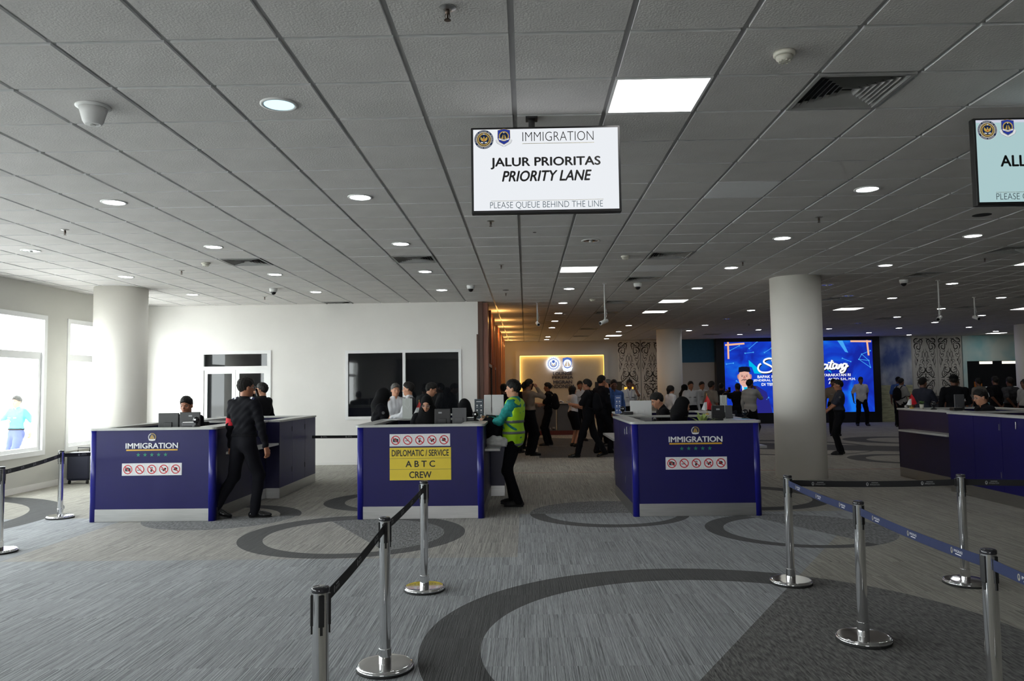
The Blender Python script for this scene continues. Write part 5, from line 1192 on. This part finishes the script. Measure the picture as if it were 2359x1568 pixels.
    s.ell(H((0, -.008, .028)), np.array((.074, .094, .088)) * k_, Rh, .01).ell(H((0, .018, -.045)), np.array((.056, .070, .066)) * k_, Rh, .035).ell(H((0, .062, -.088)), np.array((.026, .022, .020)) * k_, Rh, .025)
    s.cap(H((0, .084, .010)), H((0, .106, -.026)), q(.008), q(.0135), .012); s.ell(H((0, .078, -.052)), np.array((.026, .017, .014)) * k_, Rh, .012)
    s.cap(H((-.03, .078, .026)), H((.03, .078, .026)), q(.011), q(.011), .012)
    for sd in (-1, 1): s.ell(H((sd * .034, .066, .004)), np.array((.013, .016, .010)) * k_, Rh, 0, sub=True); s.ell(H((sd * .076, -.006, -.006)), np.array((.012, .020, .031)) * k_, Rh, .006); s.ell(H((sd * .040, .058, -.022)), np.array((.022, .018, .020)) * k_, Rh, .02)
    # hands: palm, four fingers, thumb
    fr = max(.0088 * k_, vs * .62); hands = {}
    for sd, el, wr, grip in ((-1, elL, wL, gripL), (1, elR, wR, gripR)):
        fw = (wr - el); fw = fw / np.linalg.norm(fw)
        inw = Ru @ A(-sd, .15, 0); inw = inw - fw * (inw @ fw); inw /= (np.linalg.norm(inw) + 1e-6)       # palm normal, towards the body
        sidev = np.cross(inw, fw) * sd; 
        if (Ru @ A(0, 1, 0)) @ sidev < 0: sidev = -sidev
        pc = wr + fw * q(.045); kn = wr + fw * q(.085)
        s.cap(wr + sidev * q(.012), kn + sidev * q(.022), q(.020), q(.017), .012); s.cap(wr - sidev * q(.008), kn - sidev * q(.024), q(.020), q(.016), .012); s.cap(wr, kn, q(.021), q(.018), .01)
        for fi, ln in enumerate((.072, .080, .075, .058)):
            b0 = kn + sidev * q((.030, .010, -.010, -.029)[fi]); a1 = grip * 1.1; d1 = fw * math.cos(a1) + inw * math.sin(a1); a2 = grip * 2.6; d2 = fw * math.cos(a2) + inw * math.sin(a2)
            m1 = b0 + d1 * q(ln * .5); m2 = m1 + d2 * q(ln * .5); s.cap(b0, m1, fr, fr * .95, .004); s.cap(m1, m2, fr * .95, fr * .82, .004)
        t0 = wr + fw * q(.03) + sidev * q(.026); t1 = t0 + (fw * .75 + sidev * .65) * q(.032) + inw * q(.008); t2 = t1 + (fw * .85 + inw * .55) * q(.032); s.cap(t0, t1, fr * 1.15, fr * 1.05, .008); s.cap(t1, t2, fr * 1.05, fr * .9, .004)
        hands[sd] = (pc + inw * q(.028), fw, inw, sidev)
    for an, yaw in ((aL, fyL), (aR, fyR)): dv = rotz(R(yaw)) @ A(0, 1, 0); s.cap(an - A(0, 0, q(.025)), an + dv * q(.09) - A(0, 0, q(.052)), q(.030), q(.020), .01)
    me = s.mesh('person_body', SKIN[skin])
    root = bpy.data.objects.new(name, me); root.location = (x, y, z); root.rotation_euler = (0, 0, R(face)); link(root); tag(root, label, 'person', group)
    # features
    for sd in (-1, 1):
        e = obj('eye', feat('eye', k_), root, tuple(H((sd * .034, .070, .003)))); e.rotation_euler = (Matrix(Rh.tolist()).to_4x4() @ Matrix.Rotation(-PI / 2, 4, 'X')).to_euler(); e.scale = (k_,) * 3
        e = obj('eyebrow', feat('brow', k_), root, tuple(H((sd * .035, .0885, .027)))); e.rotation_euler = Matrix(Rh.tolist()).to_euler(); e.scale = (k_ * 1.05,) * 3
    e = obj('mouth', feat('mouth', k_), root, tuple(H((0, .0925, -.054)))); e.rotation_euler = Matrix(Rh.tolist()).to_euler(); e.scale = (k_,) * 3
    # trousers or skirt
    bm_ = CL[bottom]
    if legs:
        s = SDF(lo, A(hi[0], hi[1], pel[2] + .18), vs)
        s.cap(pel + A(q(-.045), 0, .0), pel + A(q(.045), 0, .0), q(.128), q(.128), .04, .82, Ru)
        s.cap(pel + Ru @ A(q(-.04), 0, q(.09)), pel + Ru @ A(q(.04), 0, q(.09)), q(.112) * bfac, q(.112) * bfac, .05, .86, Ru)
        if skirt:
            for hp_, kn in ((hipL, kL), (hipR, kR)): s.cap(hp_, kn + A(0, 0, -.05), q(.10), q(.085), .10)
            s.cap((hipL + hipR) / 2, (kL + kR) / 2, q(.10), q(.09), .1); s.plane((0, 0, -1), (0, 0, min(kL[2], kR[2]) - .02))
        else:
            for hp_, kn, an in ((hipL, kL, aL), (hipR, kR, aR)):
                s.cap(hp_, kn, q(.097), q(.074), .04); s.cap(kn, an + A(0, 0, -.03), q(.073), q(.060), .03)
                s.ell(an - A(0, 0, .135), (.13, .13, .085), sub=True, k=0)
        s.plane(tuple(Ru @ A(0, 0, 1)), tuple(pel + Ru @ A(0, 0, q(.10)))); s.wrinkle(.0055, int(abs(x * 97 + y * 13)) % 1000, 30)
        obj('skirt' if skirt else 'trousers', s.mesh('skirt' if skirt else 'trousers', bm_), root)
        if not skirt and tuck:
            s = SDF(pel - .25, pel + .28, max(vs * .7, .009)); torso(s, .019); s.plane(tuple(Ru @ A(0, 0, 1)), tuple(pel + Ru @ A(0, 0, q(.105)))); s.plane(tuple(Ru @ A(0, 0, -1)), tuple(pel + Ru @ A(0, 0, q(.065)))); obj('belt', s.mesh('belt', CL['black']), root)
    # shoes
    sm_ = shoes or M_shoem; shoe_mesh(sm_)
    for an, yaw, heel in ((aL, fyL, heelL), (aR, fyR, heelR)):
        pitch = math.asin(min(.9, heel / .22)) if heel else 0
        base = an - A(0, 0, q(az)); o = obj('shoe', _feat['shoe' + sm_.name], root, (base[0], base[1], base[2] if sit is None else base[2]), (-pitch, 0, R(yaw))); o.scale = (k_,) * 3
        obj('sole', _feat['shoe' + sm_.name + 's'], o)
    # upper garment
    tm = CL[top]; g = .014 if tuck else .027
    hem = .095 if tuck else -.10
    s = SDF(lo, hi, vs); torso(s, g); s.plane(tuple(Ru @ A(0, 0, -1)), tuple(pel + Ru @ A(0, 0, q(hem))))
    for sh_, el, wr in ((shL, elL, wL), (shR, elR, wR)):
        if sleeve == 'none': continue
        if sleeve == 'short': e2 = sh_ + (el - sh_) * .82; s.cap(sh_, e2, q(.066), q(.064), .03)
        else: w2 = wr - (wr - el) * .06; s.cap(sh_, el, q(.064), q(.053), .03); s.cap(el, w2, q(.053), q(.039), .02)
    s.wrinkle(.0065, int(abs(x * 31 + y * 57)) % 1000, 34)
    if not tuck: pass
    s.cap(nb + Ru @ A(0, .01, q(.045)), nb + Ru @ A(0, .02, q(.14)), q(.060), q(.075), 0, sub=True)
    if collar: s.cap(nb + Ru @ A(0, .004, q(.002)), nb + Ru @ A(0, .008, q(.022)), q(.066), q(.064), .012); s.ell(nb + Ru @ A(0, .075, q(.03)), (.022, .03, .05), sub=True, k=0)
    gn = {'white': 'shirt'}.get(top, 'shirt'); obj(gn, s.mesh(gn, tm), root)
    # hair
    hm = hairm or M_hair; hv = max(vs * .7, .0085)
    s = SDF(hc - .22, hc + .22, hv)
    if hair == 'short':
        s.ell(H((0, -.014, .036)), np.array((.080, .103, .100)) * k_, Rh, .0); s.ell(H((0, .015, .075)), np.array((.066, .078, .064)) * k_, Rh, .03); nrm = Rh @ A(0, .62, -.78)
        s.plane(tuple(nrm), tuple(H((0, .052, .038)))); s.ell(H((0, .145, -.01)), np.array((.09, .07, .082)) * k_, Rh, 0, sub=True)
        for sd in (-1, 1): s.ell(H((sd * .09, .012, -.028)), np.array((.03, .034, .042)) * k_, Rh, 0, sub=True)
        s.wrinkle(.005, 3, 110); s.wrinkle(.003, 8, 200); obj('hair', s.mesh('hair', hm), root)
    elif hair in ('bob', 'tied'):
        s.ell(H((0, -.018, .030)), np.array((.090, .112, .105)) * k_, Rh, .02)
        if hair == 'bob': s.cap(H((0, -.02, .0)), H((0, -.03, -.085)), q(.096), q(.085), .03)
        else: s.cap(H((0, -.09, .0)), H((0, -.10, -.09)), q(.05), q(.035), .04)
        s.ell(H((0, .115, -.03)), np.array((.066, .105, .095)) * k_, Rh, 0, sub=True); s.wrinkle(.004, 5, 60); obj('hair', s.mesh('hair', hm), root)
    elif hair == 'hijab':
        s = SDF(hc - A(.30, .30, .42), hc + A(.30, .30, .20), hv)
        s.ell(H((0, -.014, .022)), np.array((.094, .116, .112)) * k_, Rh, .02); s.cap(H((0, -.01, -.03)), nb + Ru @ A(0, 0, .02), q(.088), q(.098), .05)
        s.cap(nb + Ru @ A(-.03, .0, .0), up((-.11, .0, .40)), q(.09), q(.105), .08); s.cap(nb + Ru @ A(.03, 0, 0), up((.11, 0, .40)), q(.09), q(.105), .08); s.cap(nb, up((0, .04, .34)), q(.09), q(.115), .08)
        s.ell(H((0, .112, -.014)), np.array((.054, .078, .074)) * k_, Rh, 0, sub=True); s.plane(tuple(Ru @ A(0, 0, -1)), tuple(up((0, 0, .28)))); s.wrinkle(.007, 9, 24); obj('headscarf', s.mesh('headscarf', CL['hijab']), root)
    if 'cap' in extras:
        s = SDF(hc - .22, hc + .24, hv); s.ell(H((0, -.01, .048)), np.array((.090, .108, .088)) * k_, Rh, 0); s.plane(tuple(Rh @ A(0, 0, -1)), tuple(H((0, 0, .038)))); s.ell(H((0, .10, .045)), np.array((.07, .075, .010)) * k_, Rh, .01); obj('cap', s.mesh('cap', CL['hijab']), root)
    if 'glasses' in extras:
        b = MB()
        for sd in (-1, 1):
            ring = [tuple(H((sd * .035 + .022 * math.cos(a), .096, .004 + .017 * math.sin(a)))) for a in np.linspace(0, 2 * PI, 15)]; b.tube(ring, .0018, 5); b.tube([tuple(H((sd * .057, .094, .008))), tuple(H((sd * .078, .0, .004)))], .0018, 5)
        b.tube([tuple(H((-.013, .097, .006))), tuple(H((.013, .097, .006)))], .0018, 5); b.build('glasses', M_graylogo, root)
    def shell(nm, m_, g_, z0, z1, arms=None, res=None):
        s = SDF(pel - A(.36, .32, .20), hc + A(.36, .32, .0), res or vs); torso(s, g_)
        s.plane(tuple(Ru @ A(0, 0, 1)), tuple(up((0, 0, z1)))); s.plane(tuple(Ru @ A(0, 0, -1)), tuple(up((0, 0, z0))))
        return s
    if 'vest' in extras:
        s = shell('vest', None, .034, -.13, .56)
        for sd in (-1, 1):
            for zz in (.46, .40, .34): s.ell(up((sd * .275, -.0, zz)), (.082, .14, .09), sub=True, k=0)
        s.cap(nb + Ru @ A(0, .02, -.01), nb + Ru @ A(0, .02, .2), .082, .09, 0, sub=True); s.ell(up((0, .16, .42)), (.05, .10, .12), sub=True, k=0)
        s.wrinkle(.004, 4, 20); v = obj('safety_vest', s.mesh('safety_vest', CL['hivis']), root)
        for z0, z1 in ((.205, .245), (.055, .095), (-.11, -.07)):
            s = shell('b', None, .0385, z0, z1, res=.009); s.wrinkle(.002, 4, 20); obj('reflective_band', s.mesh('reflective_band', CL['silver']), v)
        for sd in (-1, 1):
            b = MB(); pts = [up((sd * .115, .135, .215)), up((sd * .125, .125, .36)), up((sd * .125, .07, .50)), up((sd * .125, -.02, .545)), up((sd * .125, -.10, .50)), up((sd * .125, -.155, .36)), up((sd * .115, -.155, .215))]
    if 'suitvest' in extras:
        s = shell('vest', None, .026, .06, .52)
        for sd in (-1, 1): s.ell(up((sd * .27, 0, .44)), (.085, .13, .13), sub=True, k=0)
        s.ell(up((0, .15, .44)), (.055, .10, .15), sub=True, k=0); obj('waistcoat', s.mesh('waistcoat', CL['vestd']), root)
    if 'backpack' in extras:
        s = SDF(pel - A(.36, .45, .20), hc + A(.36, .2, .0), vs); s.ell(up((0, -.19, .29)), np.array((.15, .10, .21)), Ru, 0); s.ell(up((0, -.21, .18)), np.array((.145, .11, .13)), Ru, .04); s.ell(up((0, 0, .25)), np.array((.16, .110, .5)), Ru, 0, sub=True)
        bp = s.mesh('backpack', CL['black']); o = obj('backpack', bp, None); o.matrix_world = root.matrix_basis.copy(); o.location = (x, y, z); o.rotation_euler = (0, 0, R(face)); tag(o, 'black backpack worn by the ' + ' '.join(label.split()[:10]), 'backpack')
        b = MB()
        for sd in (-1, 1): b.tube([up((sd * .10, -.15, .46)), up((sd * .105, -.08, .54)), up((sd * .105, .03, .53)), up((sd * .115, .125, .42)), up((sd * .14, .10, .28)), up((sd * .16, -.06, .16)), up((sd * .13, -.17, .12))], .014, 8)
        b.build('shoulder_strap', CL['black'], o, smooth=True)
    if 'epaulette' in extras:
        for sd in (-1, 1):
            b = MB(); a_ = up((sd * .10, -.015, .540)); c_ = up((sd * .175, -.015, .522)); b.tube([a_, c_], [.020, .022], 8); o = b.build('epaulette', M_navyp, root)
            b = MB(); b.tube([a_ * .75 + c_ * .25, a_ * .45 + c_ * .55], .0235, 8); b.build('stripe', M_print, o)
    if 'armband' in extras:
        s = SDF(elL - .2, elL + .2, .009); m1 = shL * .40 + elL * .60; m2 = shL * .08 + elL * .92; s.cap(m1, m2, q(.064), q(.062), 0); dv = (m2 - m1) / np.linalg.norm(m2 - m1); s.plane(tuple(dv), tuple(m2)); s.plane(tuple(-dv), tuple(m1)); obj('red_armband', s.mesh('red_armband', CL['redband']), root)
    if 'badge' in extras:
        for sd, hgt in ((-1, .02), (1, .012)):
            F = Flat(.001); F.rect(-.04, .04, -hgt / 2, hgt / 2, M_ink if top in ('white', 'whiteu') else M_graylogo, 0); pz_ = up((sd * .075, .125, .33)); F.build('name_tag', root, tuple(pz_)).rotation_euler = (0, 0, PI)
    if 'shoulderpatch' in extras:
        for sd, sh_, el in ((-1, shL, elL), (1, shR, elR)):
            c_ = sh_ * .72 + el * .28; b = MB(); b.lathe([(.001, -.003), (.022, -.003), (.022, .003), (.001, .003)], n=16); o = b.build('arm_patch', M_patch, root, tuple(c_ + Ru @ A(sd * q(.066), 0, 0))); o.rotation_euler = (0, PI / 2, 0)
    if 'lanyard' in extras:
        b = MB(); b.tube([up((-.06, .05, .52)), up((-.03, .125, .36)), up((0, .135, .22)), up((.03, .125, .36)), up((.06, .05, .52))], .004, 6); o = b.build('lanyard', M_shieldblue, root); MB().box(-.028, .028, -.003, .003, -.04, .04).build('id_card', M_print, o, tuple(up((0, .145, .19))))
    RZ = rotz(R(face))
    info = dict(root=root, hands={sd: tuple(RZ @ hands[sd][0] + A(x, y, z)) for sd in hands}, hv={sd: tuple(RZ @ hands[sd][1]) for sd in hands}, head=tuple(RZ @ hc + A(x, y, z)), ear={sd: tuple(RZ @ H((sd * .088, .01, -.02)) + A(x, y, z)) for sd in (-1, 1)}, up=lambda v: tuple(RZ @ up(v) + A(x, y, z)))
    return info
def phone(loc, dirv, label, lit=False, rz=0):
    r = bpy.data.objects.new('smartphone', None); r.location = loc; link(r); tag(r, label, 'phone')
    v = Vector(dirv).normalized(); r.rotation_euler = v.to_track_quat('Z', 'Y').to_euler()
    MB().box(-.036, .036, -.005, .005, -.075, .075, bev=.003).build('case', M_blackgloss, r)
    MB().box(-.033, .033, .005, .0056, -.07, .07).build('display', emis('phone_screen', (.95, .97, 1), 2.0) if lit else M_blackgloss, r)
    return r
NEAR = .0105; MID = .0135; FAR = .017
# face: 0 looks away from the camera, 180 towards it, 90 to the left, -90 to the right
ear_r = (.115, .10, .60); ear_l = (-.115, .10, .60)
p = person('person in black uniform with a red armband, walking past the left counter', -3.55, 9.62, 1.735, -32, 1, 'black2', 'long', 'black2', 'short', lean=2, twist=8, hy=-20, fL=(-.30, -.20), fR=(.06, .12), fyL=-38, fyR=-44, heelL=.065,
           hL=(-.27, .06, -.07), hR=(.32, .04, -.05), eL=(-.8, -1, 0), eR=(.9, -1, 0), gripL=.6, gripR=.45, vs=.0092, shoes=M_shoe, extras=('glasses', 'epaulette', 'armband'), shoulder=1.06)
r = phone(p['hands'][-1], (.2, .1, 1), 'small black radio held low by the person with the red armband')
p = person('person in black behind the left counter holding a phone to the ear', -4.74, 13.75, 1.70, 75, 0, 'black', 'long', 'black', 'short', hL=(-.10, .13, .60), eL=(-.4, .6, -1), gripL=.8, vs=MID)
phone(np.array(p['ear'][-1]) + np.array((-.02, -.03, -.02)), (-.35, .1, .9), 'dark phone at the ear of the person behind the left counter')
person('officer seated behind the two black monitors at the left counter', -4.77, 10.72, 1.68, 180, 1, 'black', 'long', 'black', 'short', sit=.64, hL=(-.16, .30, .18), hR=(.16, .30, .18), hp=8, vs=MID)
person('person outside the window in a cyan shirt and slate trousers, striding', -11.38, 17, 1.76, 168, 1, 'cyan', 'short', 'denim', 'short', z=-.25, fL=(-.12, .16), fR=(.08, -.16), heelR=.05, hL=(-.38, .0, .02), hR=(.05, .22, .26), eR=(.9, -.4, -.2), vs=FAR, extras=('badge',))
person('person in black headscarf standing behind the left end of the middle counter', -2.26, 11.55, 1.60, -68, 0, 'black', 'long', 'black', 'hijab', lean=8, hp=16, hR=(.18, .30, .12), hL=(-.16, .28, .10), vs=MID, extras=('shoulderpatch',))
person('person with greying hair and a white shirt behind the woman in the black headscarf', -2.42, 14.2, 1.66, -150, 0, 'white', 'long', 'black', 'short', hairm=M_hairg, vs=MID)
person('person in white shirt and dark waistcoat in profile, behind the middle counter', -2.10, 13.75, 1.68, 88, 0, 'white', 'long', 'black', 'short', hR=(.10, .32, .16), hL=(-.10, .32, .16), vs=MID, extras=('suitvest',))
person('person with black hair bending the head, right of the one in the dark waistcoat', -1.78, 14.0, 1.68, -80, 0, 'black', 'long', 'black', 'short', hp=18, vs=MID)
person('person in black headscarf and glasses seated at the middle counter', -1.36, 10.66, 1.60, 188, 0, 'black', 'long', 'black', 'hijab', sit=.66, hy=-14, hp=18, hL=(-.16, .28, .16), hR=(.16, .28, .16), vs=MID, extras=('glasses', 'shoulderpatch'))
person('person in black headscarf seen from behind, behind the dark grey monitor', -.98, 12.2, 1.58, 30, 0, 'black', 'long', 'black', 'hijab', sit=.60, hp=14, hL=(-.16, .28, .16), hR=(.16, .28, .16), vs=MID)
p = person('person in a yellow-green hi-vis vest over a teal shirt, standing at the middle counter', -.165, 10.42, 1.665, 72, 0, 'teal', 'long', 'black', 'short', hy=5, fL=(-.05, -.07), fR=(.12, .06), fyL=12, fyR=-8, hL=(-.16, .36, .235), hR=(.05, .38, .26), eL=(-.7, -.6, -.9), eR=(.6, -.5, -.9), gripL=.5, gripR=.5, vs=.0095, belly=.16, tuck=False, extras=('vest',))
r = empty('paper_slip', tuple(np.array(p['hands'][-1]) + np.array((-.03, 0, .03))), 0, 'white slip held up by the hi-vis person at the counter', 'paper'); MB().box(-.002, .002, -.035, .035, -.06, .06).build('sheet', M_print, r).rotation_euler = (0, -.5, 0)
o = blob('duffel_bag', (-.48, 10.34, 1.02), (.16, .13, .17), CL['black'], 'black duffel bag in front of the hi-vis person, leaning on the counter', 'bag', 8, .3)
b = MB(); b.tube([(-.10, 0, .12), (-.05, -.02, .20), (.06, -.02, .19), (.12, 0, .10)], .012, 8); b.build('bag_strap', M_black, o, smooth=True)
# lounge group
person('person with dark hair at the brown slatted wall, only the head visible, leftmost', -.50, 17.4, 1.64, 20, 2, 'black', 'short', 'black', 'short', vs=FAR)
person('person in black just behind the hi-vis person, hair showing', -.27, 18.6, 1.72, -30, 2, 'black', 'long', 'black', 'short', vs=FAR)
person('person in black half hidden behind the tan-uniformed one on the phone', -.02, 19.6, 1.69, -40, 2, 'black', 'long', 'black', 'short', vs=FAR)
p = person('person in a tan shirt and black trousers on a phone before the lounge', .07, 17.9, 1.74, -62, 1, 'tan', 'long', 'black', 'short', shoes=M_shoe, hR=(.12, .14, .60), eR=(.4, .6, -1), gripR=.8, hL=(-.10, .26, .20), belly=.1, vs=MID, fyR=-5)
phone(np.array(p['ear'][1]) + np.array((.02, -.03, -.02)), (.3, .1, .9), 'phone at the ear of the person in the tan shirt')
p = person('person in black short sleeves facing left before the grey desk', .60, 20.9, 1.67, 82, 1, 'black', 'short', 'black', 'short', fL=(-.14, .04), fR=(.16, -.04), hL=(-.08, .32, .22), hR=(.12, .30, .20), vs=MID, extras=('backpack',))
person('person with black bob, white jacket and knee-length black skirt, facing right', 1.24, 20.4, 1.585, -75, 0, 'white', 'short', 'black', 'bob', skirt=True, tuck=False, hL=(-.10, .25, .15), hR=(.08, .26, .22), vs=MID)
person('person in white uniform shirt behind the bob-haired one, facing the camera', 1.58, 22.5, 1.71, 200, 1, 'whiteu', 'short', 'black', 'short', vs=FAR, extras=('badge',))
p = person('person in a black T-shirt striding left with a lit phone held out', 1.40, 17.25, 1.715, 72, 1, 'black', 'short', 'black', 'short', lean=2, fL=(-.08, .26), fR=(.10, -.34), heelR=.06, hL=(-.12, .34, .26), hR=(.12, .28, .22), eL=(-.6, -.7, -.8), gripL=.6, vs=MID, shoes=M_shoe, extras=('backpack',), tuck=False)
phone(np.array(p['hands'][-1]) + np.array((-.05, 0, .04)), (-1, 0, .45), 'lit phone held by the striding person in the black T-shirt', True)
person('tall officer in black uniform with arm patch, facing right, beside the third counter', 1.80, 18.3, 1.81, -55, 1, 'black2', 'long', 'black2', 'short', shoes=M_shoe, hR=(.22, .10, -.03), gripR=.8, fL=(-.12, -.10), fR=(.12, .12), vs=MID, extras=('shoulderpatch', 'glasses'), shoulder=1.08)
person('pink-faced person with white collar turned left, beside the tall officer', 2.20, 20.5, 1.73, 110, 0, 'batik', 'long', 'black', 'short', hairm=M_hairg, vs=FAR, extras=('glasses',))
p = person('person in a blue patterned shirt facing the camera with a phone at the ear', 2.16, 18.9, 1.71, 188, 2, 'batik', 'long', 'black', 'short', hR=(.12, .13, .58), eR=(.4, .6, -1), gripR=.8, vs=MID)
phone(np.array(p['ear'][1]) + np.array((-.02, -.02, -.02)), (-.2, -.1, 1), 'phone at the ear of the person in the blue patterned shirt')
p = person('person in white uniform with a hand at the ear before the ornamented panels', 2.76, 20.5, 1.72, 178, 2, 'whiteu', 'short', 'black', 'short', hL=(-.13, .12, .58), eL=(-.4, .6, -1), gripL=.8, vs=MID, extras=('badge', 'lanyard'))
person('person with tied hair and a white shirt looking right, beside the far round column', 3.76, 20, 1.56, -70, 0, 'white', 'long', 'black', 'tied', vs=FAR)
person('officer seated in profile facing left at the third counter', 2.18, 12.3, 1.68, 92, 0, 'black', 'long', 'black', 'short', sit=.61, hp=20, lean=6, hL=(-.16, .28, .16), hR=(.16, .28, .16), vs=MID)
person('person in black headscarf seated at the third counter behind the spiky plant', 2.06, 10.66, 1.58, -112, 0, 'black', 'long', 'black', 'hijab', sit=.62, hp=14, lean=10, hL=(-.16, .28, .16), hR=(.16, .28, .16), vs=MID)
person('person in white uniform shirt with dark name tag, left of the tan shirt', 4.70, 22, 1.66, -160, 1, 'whiteu', 'long', 'black', 'short', vs=FAR, extras=('badge',), twist=-10)
person('person in white uniform shirt standing behind and between two others', 5.36, 23.5, 1.65, 200, 1, 'whiteu', 'long', 'black', 'short', vs=FAR, extras=('badge',))
person('person in a grey-tan shirt in front of the black screen frame', 5.05, 21, 1.65, -60, 2, 'olive', 'short', 'black', 'short', vs=FAR)
person('small person in a black headscarf behind the white uniforms', 5.0, 24.3, 1.58, -60, 2, 'black', 'long', 'black', 'hijab', vs=FAR)
person('dark-clad person raising a hand to the face at the left edge of the blue screen', 6.08, 24, 1.60, -40, 2, 'black', 'short', 'black', 'short', hR=(.08, .30, .50), eR=(.4, .5, -1), vs=FAR)
p = person('person in a black T-shirt photographing the blue screen with both arms raised', 5.90, 21.5, 1.58, 5, 2, 'black', 'short', 'navy', 'short', hL=(-.20, .34, .56), hR=(.12, .36, .52), eL=(-1, 0, -.3), eR=(1, 0, -.4), gripL=.6, gripR=.6, vs=FAR, tuck=False)
phone(np.array(p['hands'][-1]) + np.array((.02, .02, .04)), (0, 0, 1), 'phone raised by the person photographing the screen')
person('person in a light grey long-sleeved shirt with a hand at the mouth, before the screen', 5.80, 20, 1.68, -60, 2, 'grey', 'long', 'black', 'short', hR=(.05, .17, .53), eR=(.4, .5, -1), gripR=.7, vs=FAR, tuck=False)
person('person in a tan uniform half hidden by the big white column', 9.30, 23.4, 1.68, 165, 2, 'tan', 'short', 'black', 'short', shoes=M_shoe, vs=FAR, extras=('badge',))
person('person in a dark short-sleeved uniform facing left with hands clasped, right of the column', 6.99, 17.3, 1.63, 78, 1, 'navy', 'short', 'black', 'short', hL=(-.06, .30, .06), hR=(.08, .30, .06), fL=(-.13, .04), fR=(.12, -.04), vs=MID, belly=.15, extras=('shoulderpatch',))
person('person in a white short-sleeved shirt with hands behind the back, before the screen', 12.33, 28.5, 1.76, 172, 2, 'white', 'short', 'black', 'short', fL=(-.17, 0), fR=(.17, 0), hL=(-.22, -.12, .02), hR=(.24, -.08, -.02), tuck=False, vs=FAR)
person('person in a grey T-shirt with a bag beyond the right-hand counter', 12.35, 25.5, 1.68, -70, 2, 'grey', 'short', 'black', 'short', hR=(.10, .34, .16), vs=FAR, extras=('backpack',), tuck=False)
person('capped person in blue behind the one with the shoulder bag', 13.22, 27.5, 1.74, -40, 2, 'batik', 'short', 'black', 'short', vs=FAR, extras=('cap',))
person('person in dark uniform looking right behind the right-hand counter flag', 8.96, 17.5, 1.66, -62, 2, 'navy', 'short', 'black', 'short', hR=(.06, .28, .36), eR=(.7, -.2, -1), vs=MID)
person('broad person in black with a cap, back to the camera at the right-hand counter', 9.16, 16.6, 1.71, -20, 2, 'black', 'long', 'black', 'short', hR=(.22, .30, .16), vs=MID, extras=('cap',), shoulder=1.15, belly=.1)
person('person in a white shirt with a strap, next to the teal office front', 10.80, 19.5, 1.665, -40, 2, 'whiteu', 'short', 'black', 'short', vs=FAR)
person('person in glasses seated at the right-hand counter, facing left', 7.00, 11.95, 1.66, 84, 0, 'black', 'long', 'black', 'short', sit=.60, hp=12, hL=(-.16, .28, .16), hR=(.16, .28, .16), vs=MID, extras=('glasses',))
person('person in grey at the dark office window, leftmost of three', 13.30, 22.8, 1.64, 10, 2, 'olive', 'short', 'black', 'short', vs=FAR)
person('person in a black polo with hands behind the back at the office window', 12.70, 21, 1.68, 5, 2, 'black', 'short', 'black', 'short', hL=(-.06, -.17, .04), hR=(.08, -.18, .02), eL=(-1, -.6, 0), eR=(1, -.6, 0), vs=FAR, shoulder=1.1)
person('person in a dark checked shirt at the office window', 12.59, 20.2, 1.65, 8, 2, 'plaid', 'short', 'black', 'short', hL=(-.06, -.17, .04), hR=(.08, -.18, .02), eL=(-1, -.6, 0), eR=(1, -.6, 0), vs=FAR, shoulder=1.1)
person('person in grey cut by the right photo edge', 12.20, 19, 1.60, 100, 2, 'grey', 'short', 'black', 'bob', vs=FAR)
# seats for the seated officers
chair(-4.77, 10.76, .64, PI, 'tall black chair under the officer at the left counter'); chair(-1.35, 10.70, .66, R(188), 'tall black chair under the woman with glasses'); chair(-.98, 12.16, .60, R(30), 'tall black chair under the headscarfed person seen from behind'); chair(2.22, 12.3, .61, R(92), 'tall black chair under the officer in profile')
chair(2.02, 10.67, .62, R(-100), 'tall black chair at the third counter behind the plant'); chair(7.04, 11.95, .60, R(84), 'tall black chair at the right-hand counter')
